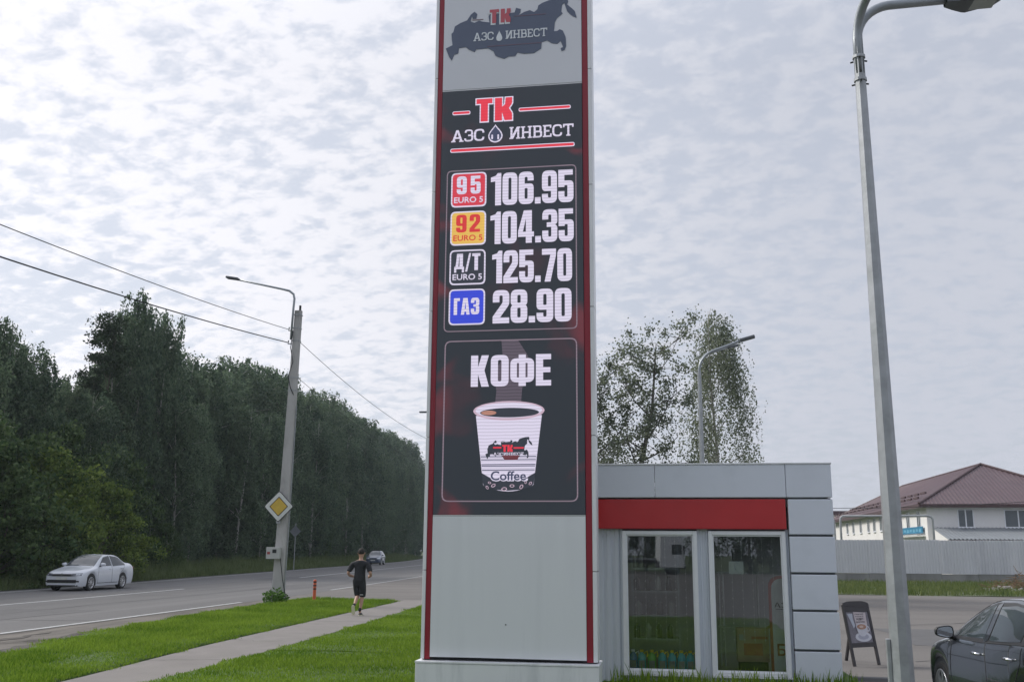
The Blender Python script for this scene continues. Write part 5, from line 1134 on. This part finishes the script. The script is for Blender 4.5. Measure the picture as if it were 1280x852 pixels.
M_lampd = mat('dark headlamp unit', (.10, .11, .13), .1, .2, .1, 12, coat=1)
M_trim = mat('satin black trim', (.02, .02, .022), .4)
M_seam = mat('shadow line', (.03, .03, .035), .7)
def under(c, parent):
    L_ = c.P['L']; MB().box(-c.P['W']*.36, c.P['W']*.36, -L_/2+.25, L_/2-.3, .2, .62).build('underbody', M_black, parent)
    for a in c.P['axles']: MB().box(-c.P['W']*.47, c.P['W']*.47, c.y(a)-c.P['arch']-.02, c.y(a)+c.P['arch']+.02, c.P['wr']+.10, c.P['wr']+c.P['arch']+.01).build('wheel_liner', M_black, parent)
def mirror(c, s, z, sg_, m, parent, glass=True):
    x = c.side(s, z-.03); M = Matrix.Translation((sg_*(x+.115), c.y(s), z+.055))
    spw = lambda v: math.copysign(abs(v)**.62, v)
    prof = [Vector((.108*spw(math.cos(2*PI*k/16)), 0, .068*spw(math.sin(2*PI*k/16))*(1-.22*sg_*spw(math.cos(2*PI*k/16))))) for k in range(16)]
    rows = []
    for yy, sc_ in ((-.045, .93), (-.04, 1.0), (.0, 1.0), (.05, .85), (.085, .5), (.095, .1)): rows.append([M @ Vector((p.x*sc_, yy, p.z*sc_)) for p in prof+[prof[0]]])
    mr_ = MB().grid(rows).build('mirror', m, parent, smooth=True); MB().tube([(sg_*(x-.03), c.y(s)+.02, z-.02), (sg_*(x+.07), c.y(s)+.02, z+.01)], [.035, .025], 8).build('mirror_arm', M_trim, mr_)
    mb = MB(); mb.add([M @ Vector((p.x*.86, -.047, p.z*.84)) for p in prof], [tuple(range(15, -1, -1))]); mb.build('mirror_glass', mat('mirror glass', (.7, .74, .8), .03, 1., .02, 5), mr_)
    return mr_
def handle(c, s, z, sg_, m, parent):
    x = c.side(s, z); MB().tube([(sg_*(x+.005), c.y(s-.095), z), (sg_*(x+.038), c.y(s-.06), z+.003), (sg_*(x+.04), c.y(s+.05), z+.003), (sg_*(x+.005), c.y(s+.09), z)], [.010, .017, .017, .010], 8).build('door_handle', m, parent, smooth=True)

def rear(c, zl, parent):
    L_ = c.P['L']
    for g in (-1, 1):
        x0, x1 = sorted((g*.46, g*.72)); s_ = L_-.03; MB().box(x0, x1, c.y(L_)-.012, c.y(L_)+.10, zl-.07, zl+.07).build('tail_light', mat('red lamp glass', (.30, .015, .015), .15, coat=1), parent, bevel=.02)
    MB().box(-.26, .26, c.y(L_)-.02, c.y(L_)+.01, zl-.22, zl-.11).build('number_plate', M_sw, parent); MB().box(-.62, .62, c.y(L_)-.03, c.y(L_)+.05, .30, .40).build('bumper_trim', M_trim, parent, bevel=.01)
# ---- silver sedan on the far carriageway, coming towards us
SED = dict(L=4.65, W=1.78, wr=.325, arch=.375, axles=(.86, 3.51), tuck=.95,
 top=([0, .04, .15, .6, 1.10, 1.30, 1.72, 2.10, 2.45, 2.95, 3.35, 3.80, 4.10, 4.5, 4.62, 4.65], [.66, .735, .80, .89, .965, 1.02, 1.27, 1.43, 1.466, 1.462, 1.40, 1.22, 1.125, 1.09, 1.04, .90]),
 sh=([0, .3, 1.1, 2.5, 3.6, 4.3, 4.65], [.60, .73, .88, .915, .95, .975, .82]),
 wb=([0, .05, .2, .5, .9, 2.0, 3.5, 4.2, 4.5, 4.65], [.68, .76, .83, .872, .885, .885, .885, .855, .80, .72]),
 wt=([0, .3, 1.1, 1.35, 2.15, 3.0, 3.9, 4.2, 4.65], [.60, .66, .74, .715, .60, .59, .60, .66, .62]),
 bot=([0, .1, .5, 1, 3.2, 4.3, 4.65], [.22, .19, .19, .19, .20, .23, .34]), cr=([0, .3, 1.0, 1.3, 1.8, 3.2, 4.0, 4.65], [.04, .035, .035, .045, .05, .05, .04, .05]))
def sedan(loc, rz):
    c = Car(SED); t = thing('sedan_car', loc, 'silver white four door sedan driving towards the camera on the far lane', 'car', rz)
    P_ = mat('silver white car paint', (.62, .65, .70), .3, .0, .02, 4, coat=.6); c.body(P_, t); under(c, t); rear(c, .86, t)
    M_al = mat('machined alloy', (.55, .56, .58), .3, .8)
    for s in SED['axles']:
        for g in (-1, 1): wheel(c, 'wheel', s, g, t, 9, M_al, style=0)
    c.screen('windscreen', 1.26, 2.10, .93, .93, mat('windscreen glass', (.06, .07, .08), .05, 0, .1, 4, spec=.8), t); c.screen('rear_window', 3.25, 3.98, .9, .9, M_tint, t)
    for g in (-1, 1):
        c.patch('side_window', [(1.50, .955), (1.60, 1.04), (2.03, 1.335), (2.35, 1.40), (2.53, 1.405), (2.53, .965)], M_tint, t, g); c.patch('side_window', [(2.59, .965), (2.59, 1.405), (2.95, 1.40), (3.30, 1.335), (3.76, 1.10), (3.72, 1.0)], M_tint, t, g)
        c.seam([(1.35, .30), (1.32, .6), (1.42, .92), (1.60, .985)], M_seam, t, g); c.seam([(2.52, .98), (2.50, .6), (2.52, .30)], M_seam, t, g); c.seam([(3.62, 1.0), (3.45, .85), (3.20, .65), (3.12, .30)], M_seam, t, g)
        c.seam([(1.3, .30), (3.05, .30)], M_seam, t, g, .012, 'sill_line'); handle(c, 2.30, .86, g, P_, t); handle(c, 3.28, .88, g, P_, t); mirror(c, 1.60, .99, g, P_, t)
        c.front('headlight', g*.44, g*.80, .60, .70, M_lampd, t, .012, skew=.02); c.front('lamp_lens', g*.62, g*.76, .625, .69, M_lampg, t, .016, skew=.01); c.front('fog_lamp', g*.52, g*.76, .36, .42, M_trim, t, .012)
    c.front('grille', -.44, .44, .60, .685, M_trim, t, .016); c.front('chrome_bar', -.44, .44, .594, .602, M_chrome, t, .02); c.front('lower_grille', -.66, .66, .34, .455, M_trim, t, .014); c.front('lower_lip', -.72, .72, .20, .245, M_trim, t, .014); c.front('chrome_bar', -.66, .66, .325, .337, M_chrome, t, .018)
    pl = c.front('number_plate', -.26, .26, .455, .555, M_sw, t, .03); fr = c.f
    em = fill('emblem', [ell(0, .65, .06, .06, 20), ell(0, .65, .05, .05, 20)], M_chrome, t, y=0, depth=.01); em.matrix_local = Matrix.Translation((0, c.y(0)+.02, 0)) @ Matrix.Rotation(PI, 4, 'Z')
    em = fill('emblem', [[(-.04, .68), (-.014, .61), (0, .645), (.014, .61), (.04, .68), (.027, .68), (.013, .64), (0, .675), (-.013, .64), (-.027, .68)]], M_chrome, t, y=0, depth=.01); em.matrix_local = Matrix.Translation((0, c.y(0)+.022, 0)) @ Matrix.Rotation(PI, 4, 'Z')
    return t
sedan((-25.25, 41.35, 0), PI).scale = (1, .94, 1.03)

# ---- dark grey hatchback close on the right
HAT = dict(L=4.03, W=1.74, wr=.31, arch=.365, axles=(.80, 3.34), tuck=.96,
 top=([0, .06, .2, .5, .85, 1.05, 1.4, 1.75, 2.1, 2.6, 3.1, 3.5, 3.8, 3.95, 4.03], [.58, .70, .80, .90, .98, 1.04, 1.22, 1.375, 1.455, 1.475, 1.445, 1.38, 1.20, 1.0, .85]),
 sh=([0, .3, .9, 1.4, 2.5, 3.4, 3.9, 4.03], [.54, .72, .88, .925, .97, 1.02, .98, .8]),
 wb=([0, .06, .2, .5, .85, 1.8, 3.3, 3.7, 3.95, 4.03], [.56, .66, .77, .85, .872, .872, .875, .84, .76, .68]),
 wt=([0, .3, .9, 1.1, 1.9, 3.0, 3.6, 4.03], [.48, .60, .70, .69, .575, .56, .55, .56]),
 bot=([0, .1, .5, 1, 3.0, 3.8, 4.03], [.25, .20, .19, .19, .20, .25, .34]), cr=([0, .3, .9, 1.2, 1.8, 3.2, 4.03], [.05, .05, .05, .05, .06, .06, .06]))
def hatch(loc, rz):
    c = Car(HAT); t = thing('hatchback_car', loc, 'dark grey hatchback parked on the lot, cut off by the right edge', 'car', rz)
    P_ = mat('dark grey metallic paint', (.045, .055, .066), .22, .55, .05, 300, coat=1.0); c.body(P_, t); under(c, t); rear(c, .84, t)
    M_al = mat('machined alloy')
    M_g = glass_mat('clear car side glass', (.50, .55, .57), .16)
    M_gl = mat('dim grey side glass', (.045, .058, .066), .03, 0, .5, 2.2, spec=.7)
    for s in HAT['axles']:
        for g in (-1, 1): wheel(c, 'wheel', s, g, t, 7, M_al, style=1)
    c.screen('windscreen', 1.0, 1.95, .92, .92, M_tint, t); c.screen('rear_window', 3.55, 3.9, .85, .85, M_tint, t)
    for g in (-1, 1):
        # black door frame first, glass proud of it
        c.patch('window_surround', [(1.10, .945), (1.40, 1.115), (1.78, 1.325), (2.10, 1.392), (2.55, 1.41), (3.0, 1.395), (3.35, 1.33), (3.62, 1.15), (3.60, 1.03), (2.2, .955), (1.12, .930)], M_trim, t, g, .003, 22, 26)
        c.patch('quarter_window', [(1.20, .965), (1.36, 1.05), (1.36, .972)], M_gl, t, g, .007, 8, 4)
        c.patch('side_window', [(1.40, .975), (1.40, 1.08), (1.80, 1.30), (2.08, 1.365), (2.12, 1.368), (2.22, .985)], M_gl, t, g, .007, 14, 12)
        c.patch('side_window', [(2.38, .995), (2.28, 1.372), (2.65, 1.380), (2.98, 1.36), (3.10, 1.30), (3.20, 1.04)], M_gl, t, g, .007, 14, 12)
        c.patch('pillar_panel', [(2.235, .962), (2.15, 1.395), (2.255, 1.40), (2.355, .965)], P_, t, g, .009, 12, 3)
        c.seam([(1.27, .24), (1.24, .55), (1.28, .86), (1.16, .93)], M_seam, t, g, .006); c.seam([(2.30, .955), (2.34, .75), (2.36, .24)], M_seam, t, g, .006); c.seam([(3.30, 1.0), (3.28, .85), (3.05, .62), (2.92, .45), (2.90, .24)], M_seam, t, g, .006)
        c.seam([(1.15, .938), (2.2, .962), (3.5, 1.035)], M_trim, t, g, .009, 'waist_strip'); c.seam([(2.36, .60), (2.65, .60), (2.92, .58)], M_seam, t, g, .005); c.seam([(1.08, 1.0), (1.45, 1.19), (1.82, 1.355), (2.15, 1.418), (2.6, 1.435), (3.1, 1.41)], M_seam, t, g, .006, 'roof_gutter')
        handle(c, 2.12, .835, g, M_chrome, t); handle(c, 3.02, .865, g, M_chrome, t); mirror(c, 1.30, .955, g, M_trim, t)
        c.front('headlight', g*.42, g*.76, .62, .75, M_lampg, t, .012, skew=.04)
        # mottled side glass colour stands in for light and dark patterns; no seats are built
    c.front('grille', -.36, .36, .45, .62, M_trim, t, .014); c.front('number_plate', -.26, .26, .36, .46, M_sw, t, .03)
    return t
hatch((4.22, 14.42-4.03/2, -.13), R(4.5))

# ---- distant crossover
SUV = dict(L=4.4, W=1.82, wr=.36, arch=.41, axles=(.85, 3.5), tuck=.96,
 top=([0, .06, .25, .9, 1.15, 1.7, 2.1, 2.6, 3.4, 3.9, 4.25, 4.4], [.70, .85, .96, 1.06, 1.14, 1.50, 1.64, 1.68, 1.65, 1.58, 1.3, .95]),
 sh=([0, .3, 1.1, 2.5, 4.4], [.62, .86, .98, 1.03, 1.05]), wb=([0, .06, .25, .6, 2, 3.8, 4.2, 4.4], [.66, .76, .86, .905, .91, .905, .86, .78]),
 wt=([0, .3, 1.0, 1.9, 3.4, 4.4], [.56, .66, .74, .61, .60, .60]), bot=([0, .2, 1, 3.2, 4.4], [.32, .27, .27, .28, .4]), cr=([0, .3, 1.0, 1.8, 4.4], [.05, .05, .05, .07, .07]))
def suv(loc, rz):
    c = Car(SUV); t = thing('crossover_car', loc, 'distant dark blue and white crossover car coming along the road behind the runner', 'car', rz)
    P_ = mat('deep blue car paint', (.06, .085, .14), .3, .3, .02, 4, coat=.8); c.body(P_, t); under(c, t)
    for s in SUV['axles']:
        for g in (-1, 1): wheel(c, 'wheel', s, g, t, 6, mat('machined alloy'))
    c.screen('windscreen', 1.12, 2.05, .92, .92, mat('windscreen glass'), t)
    for g in (-1, 1):
        c.patch('side_window', [(1.45, 1.08), (1.75, 1.35), (2.1, 1.54), (2.6, 1.57), (2.6, 1.08)], M_tint, t, g); c.patch('side_window', [(2.68, 1.08), (2.68, 1.57), (3.4, 1.54), (3.8, 1.35), (3.8, 1.12)], M_tint, t, g)
        c.patch('white_stripe', [(1.35, .52), (1.35, .80), (3.0, .80), (3.0, .52)], mat('white vinyl', (.6, .62, .64), .4), t, g, .006)
        c.front('headlight', g*.45, g*.84, .72, .84, M_lampg, t, .012); mirror(c, 1.45, 1.08, g, P_, t)
    c.front('bonnet_stripe', -.40, .40, .90, .955, mat('white vinyl'), t, .02); c.front('grille', -.44, .44, .68, .80, M_trim, t, .014); c.front('number_plate', -.26, .26, .50, .60, M_sw, t, .03)
    MB().box(-.45, .45, -.25, -.05, 1.675, 1.74).build('roof_rack', M_trim, t); 
    return t
suv((-34.7, 116.5, 0), PI+R(8))

# ---- white lorry behind the photographer, mirrored in the kiosk window
def lorry(loc, rz):
    t = thing('white_lorry', loc, 'white cab lorry standing behind the photographer, mirrored in the kiosk window', 'lorry', rz); Wp = mat('white lorry paint', (.75, .77, .79), .4)
    prof = [(1.2, .6), (1.25, 1.6), (1.05, 2.9), (.7, 3.35), (-.9, 3.5), (-1.0, .6)]
    mb = MB(); a = [(-1.22, y, z) for y, z in prof]; b = [(1.22, y, z) for y, z in prof]; n = len(prof)
    mb.add(a+b, [tuple(range(n)), tuple(range(2*n-1, n-1, -1))]+[(i, n+i, n+(i+1) % n, (i+1) % n) for i in range(n)]); mb.build('cab', Wp, t, bevel=.08)
    MB().add([(-1.08, 1.262, 1.72), (1.08, 1.262, 1.72), (1.0, 1.10, 2.75), (-1.0, 1.10, 2.75)], [(0, 1, 2, 3)]).build('windscreen', M_tint, t)
    for g in (-1, 1): MB().box(g*1.225-.008, g*1.225+.008, .1, .95, 1.75, 2.6).build('side_window', M_tint, t); MB().box(g*1.35-.1, g*1.35+.1, 1.1, 1.2, 1.8, 2.5).build('mirror', M_trim, t)
    MB().box(-1.2, 1.2, -8.5, -1.2, 1.0, 1.25).build('chassis', M_black, t); MB().box(-1.25, 1.25, -8.5, -1.3, 1.25, 1.4).build('flat_bed', M_steel, t)
    for y in (.3, -5.6, -6.9):
        for g in (-1, 1): MB().lathe([(.2, -.3), (.5, -.3), (.5, 0), (.3, .02)], 24, Matrix.Translation((g*1.18, y, .5)) @ Matrix.Rotation(g*PI/2, 4, 'Y')).build('wheel', M_rub, t)
    MB().box(-1.15, 1.15, 1.2, 1.32, .5, .95).build('bumper', M_trim, t, bevel=.03)
    return t
lorry((-.2, -62, -.2), R(-100))

# ================================================================ runner seen from behind
def skin(name, verts, edges, radii, m, parent, root=0, sub=2):
    me = bpy.data.meshes.new(name); me.from_pydata(verts, edges, []); me.update(); me.materials.append(m)
    o = link(name, me, parent); md = o.modifiers.new('skin', 'SKIN'); md.use_smooth_shade = True
    sv = me.skin_vertices[0].data
    for i, r in enumerate(radii): sv[i].radius = (r, r) if not isinstance(r, tuple) else r; sv[i].use_root = (i == root)
    s = o.modifiers.new('sub', 'SUBSURF'); s.levels = s.render_levels = sub
    # bake to a plain mesh so that the evaluated shape is what is kept
    dg = bpy.context.evaluated_depsgraph_get(); nm = bpy.data.meshes.new_from_object(o.evaluated_get(dg)); o.modifiers.clear(); o.data = nm; nm.name = name
    nm.polygons.foreach_set('use_smooth', [True]*len(nm.polygons)); nm.materials.clear(); nm.materials.append(m); return o
def chain(V, E, Rr, pts, start=None):
    """append a chain of (x, y, z, radius); start = index it grows from"""
    prev = start
    for p in pts:
        V.append(tuple(p[:3])); Rr.append(p[3]); i = len(V)-1
        if prev is not None: E.append((prev, i))
        prev = i
    return prev
ru = thing('person', (-8.50, 27.06, .028), 'man in black t-shirt and black shorts jogging away along the footpath', 'person')
M_skin = mat('skin', (.42, .25, .18), .55, 0, .06, 20); M_tee = mat('black sport fabric', (.016, .018, .022), .85, 0, .15, 15, .2, 60); M_hair = mat('short dark hair', (.02, .017, .015), .8, 0, .2, 60, .5, 120)
V = []; E = []; Q = []
pel = chain(V, E, Q, [(0, 0, .93, .105)]); wst = chain(V, E, Q, [(0, .01, 1.08, .100), (0, .03, 1.24, .135), (0, .04, 1.38, .14)], pel)
nk = chain(V, E, Q, [(0, .055, 1.475, .062), (0, .075, 1.55, .055)], wst); hd = chain(V, E, Q, [(0, .085, 1.615, .083), (0, .095, 1.68, .092), (0, .09, 1.735, .07)], nk)
for g in (-1, 1):
    sh_ = chain(V, E, Q, [(g*.125, .04, 1.40, .075), (g*.195, .03, 1.385, .062)], wst)
    el = chain(V, E, Q, [(g*.262, -.01, 1.27, .050), (g*.325, -.07 if g > 0 else -.05, 1.125, .042)], sh_)
    wr = chain(V, E, Q, [(g*.30, .06, 1.06, .041), (g*.225, .20, 1.03, .029)], el)
    pm = chain(V, E, Q, [(g*.205, .25, 1.03, .036), (g*.19, .285, 1.03, .033)], wr)
    for j, (dz, ln) in enumerate(((.030, .045), (.010, .05), (-.010, .047), (-.028, .038))):
        chain(V, E, Q, [(g*.175, .312, 1.03+dz, .0105), (g*(.165-.2*ln), .330, 1.03+dz-.01, .0095), (g*(.160-.5*ln), .318, 1.03+dz-.012, .0085)], pm)
    chain(V, E, Q, [(g*.178, .262, 1.065, .011), (g*.150, .285, 1.07, .0095)], pm)
# right leg on the ground, left leg lifting behind
hr = chain(V, E, Q, [(.075, .0, .86, .085), (.085, .03, .68, .082), (.075, .06, .50, .055), (.07, .02, .36, .056), (.06, -.03, .15, .036), (.055, -.05, .075, .036), (.058, .04, .040, .034), (.062, .12, .035, .028)], pel)
hl = chain(V, E, Q, [(-.075, .02, .86, .085), (-.075, .05, .70, .082), (-.055, .06, .52, .055), (-.045, -.09, .42, .056), (-.03, -.27, .31, .036), (-.028, -.345, .275, .036), (-.035, -.33, .19, .033), (-.04, -.30, .11, .028)], pel)
skin('body', V, E, Q, M_skin, ru)
# face
fc = MB(); fc.lathe([(.001, .02), (.012, .012), (.016, 0)], 8, Matrix.Translation((0, .182, 1.655)) @ Matrix.Rotation(R(-80), 4, 'X')); fc.build('nose', M_skin, ru, smooth=True)
for g in (-1, 1):
    MB().lathe([(.002, -.008), (.012, -.005), (.013, 0), (.01, .006)], 10, Matrix.Translation((g*.032, .172, 1.685)) @ Matrix.Rotation(R(-90), 4, 'X')).build('eye', M_dark, ru)
    MB().lathe([(.010, -.014), (.026, -.010), (.030, .004), (.018, .012)], 12, Matrix.Translation((g*.092, .085, 1.665)) @ Matrix.Rotation(g*PI/2, 4, 'Y')).build('ear', M_skin, ru, smooth=True)
MB().box(-.025, .025, .160, .170, 1.612, 1.620).build('mouth', mat('lips', (.30, .12, .10), .6), ru)
bmh = bmesh.new(); bmesh.ops.create_uvsphere(bmh, u_segments=24, v_segments=16, radius=.104)
for v in bmh.verts:
    v.co.x *= .93; v.co.y *= 1.06
    if v.co.z < -.03: v.co.z *= .8
    if v.co.y > .03 and v.co.z < .035: v.co.y = .03; v.co.x *= .9
    v.co += v.co.normalized()*random.uniform(-.003, .004)
for f in bmh.faces: f.smooth = True
me = bpy.data.meshes.new('hair'); bmh.to_mesh(me); bmh.free(); me.materials.append(M_hair); link('hair', me, ru, loc=(0, .082, 1.70))
V = []; E = []; Q = []
a = chain(V, E, Q, [(0, .0, .86, (.185, .15)), (0, .0, .93, (.185, .145)), (0, .01, 1.10, (.165, .135)), (0, .025, 1.24, (.190, .150)), (0, .035, 1.36, (.200, .150)), (0, .045, 1.43, (.135, .115)), (0, .05, 1.475, (.085, .085))])
for g in (-1, 1): chain(V, E, Q, [(g*.14, .04, 1.395, .105), (g*.215, .03, 1.365, .095), (g*.270, -.01, 1.255, .080), (g*.296, -.04, 1.185, .076), (g*.302, -.045, 1.165, .074)], 4)
o = skin('t_shirt', V, E, Q, M_tee, ru)
V = []; E = []; Q = []
a = chain(V, E, Q, [(0, .005, 1.06, (.16, .125)), (0, .005, 1.00, (.17, .135)), (0, 0, .90, (.175, .15))])
for pts in ([(.088, .0, .85, .122), (.090, .035, .68, .108), (.086, .055, .52, .092), (.084, .058, .485, .088)], [(-.088, .02, .85, .122), (-.080, .05, .70, .106), (-.064, .062, .55, .090), (-.060, .06, .51, .086)]): chain(V, E, Q, pts, a)
skin('shorts', V, E, Q, M_tee, ru); MB().box(.035, .13, -.056, -.046, .545, .56).build('shorts_logo', M_sw, ru, loc=(0, .008, 0))
M_shoe = mat('pale yellow shoe sole', (.55, .55, .38), .6); M_sho2 = mat('dark grey shoe upper', (.05, .055, .06), .7)
V = []; E = []; Q = []; chain(V, E, Q, [(.056, -.052, .10, .045), (.055, -.055, .16, .043), (.06, -.04, .21, .046)]); skin('sock', V, E, Q, M_tee, ru)
V = []; E = []; Q = []; chain(V, E, Q, [(-.030, -.355, .262, .045), (-.030, -.31, .295, .043), (-.032, -.26, .315, .046)]); skin('sock', V, E, Q, M_tee, ru)
def shoe(M):
    M = M @ Matrix.Scale(.9, 4)
    sec = [(-.11, .028, .05), (-.09, .040, .085), (-.03, .042, .095), (.05, .044, .07), (.12, .048, .055), (.165, .036, .045), (.185, .012, .035)]
    up = MB(); rows = []
    for y, w_, h_ in sec: rows.append([M @ Vector(p) for p in ((-w_, y, .02), (-w_*1.02, y, h_*.5), (-w_*.6, y, h_), (w_*.6, y, h_), (w_*1.02, y, h_*.5), (w_, y, .02))])
    up.grid(rows); u = up.build('shoe', M_sho2, ru, smooth=True)
    so2 = MB(); rows = []
    for y, w_, h_ in sec: rows.append([M @ Vector(p) for p in ((-w_*1.08, y, .028), (-w_*1.1, y, .0), (w_*1.1, y, .0), (w_*1.08, y, .028), (-w_*1.08, y, .028))])
    so2.grid(rows); so2.add([M @ Vector(p) for p in ((-.03, -.112, .0), (.03, -.112, .0), (.03, -.112, .028), (-.03, -.112, .028))], [(0, 1, 2, 3)]); so2.build('sole', M_shoe, u)
shoe(Matrix.Translation((.058, .02, -.002)) @ Matrix.Rotation(R(4), 4, 'Z')); shoe(Matrix.Translation((-.034, -.335, .20)) @ Matrix.Rotation(R(-72), 4, 'X') @ Matrix.Translation((0, .0, -.05)))

# ================================================================ haze, added to stand in for lens veil
HAZE = .0003
if HAZE:
    hz = MB().box(-200, 75, -92, 440, -1.4, 26).build('haze', mat('Haze', (.5, .5, .5))); tag(hz, kind='stuff', label='thin pale haze added over the whole scene to stand in for lens veil', cat='haze')
    m = bpy.data.materials.new('thin haze'); m.use_nodes = True; nt = m.node_tree; nt.nodes.remove(nt.nodes['Principled BSDF'])
    pv = nt.nodes.new('ShaderNodeVolumePrincipled'); pv.inputs['Density'].default_value = HAZE; pv.inputs['Color'].default_value = (.80, .90, 1.0, 1); pv.inputs['Anisotropy'].default_value = .2
    nt.links.new(pv.outputs[0], nt.nodes['Material Output'].inputs['Volume']); hz.data.materials.clear(); hz.data.materials.append(m); hz.display_type = 'WIRE'
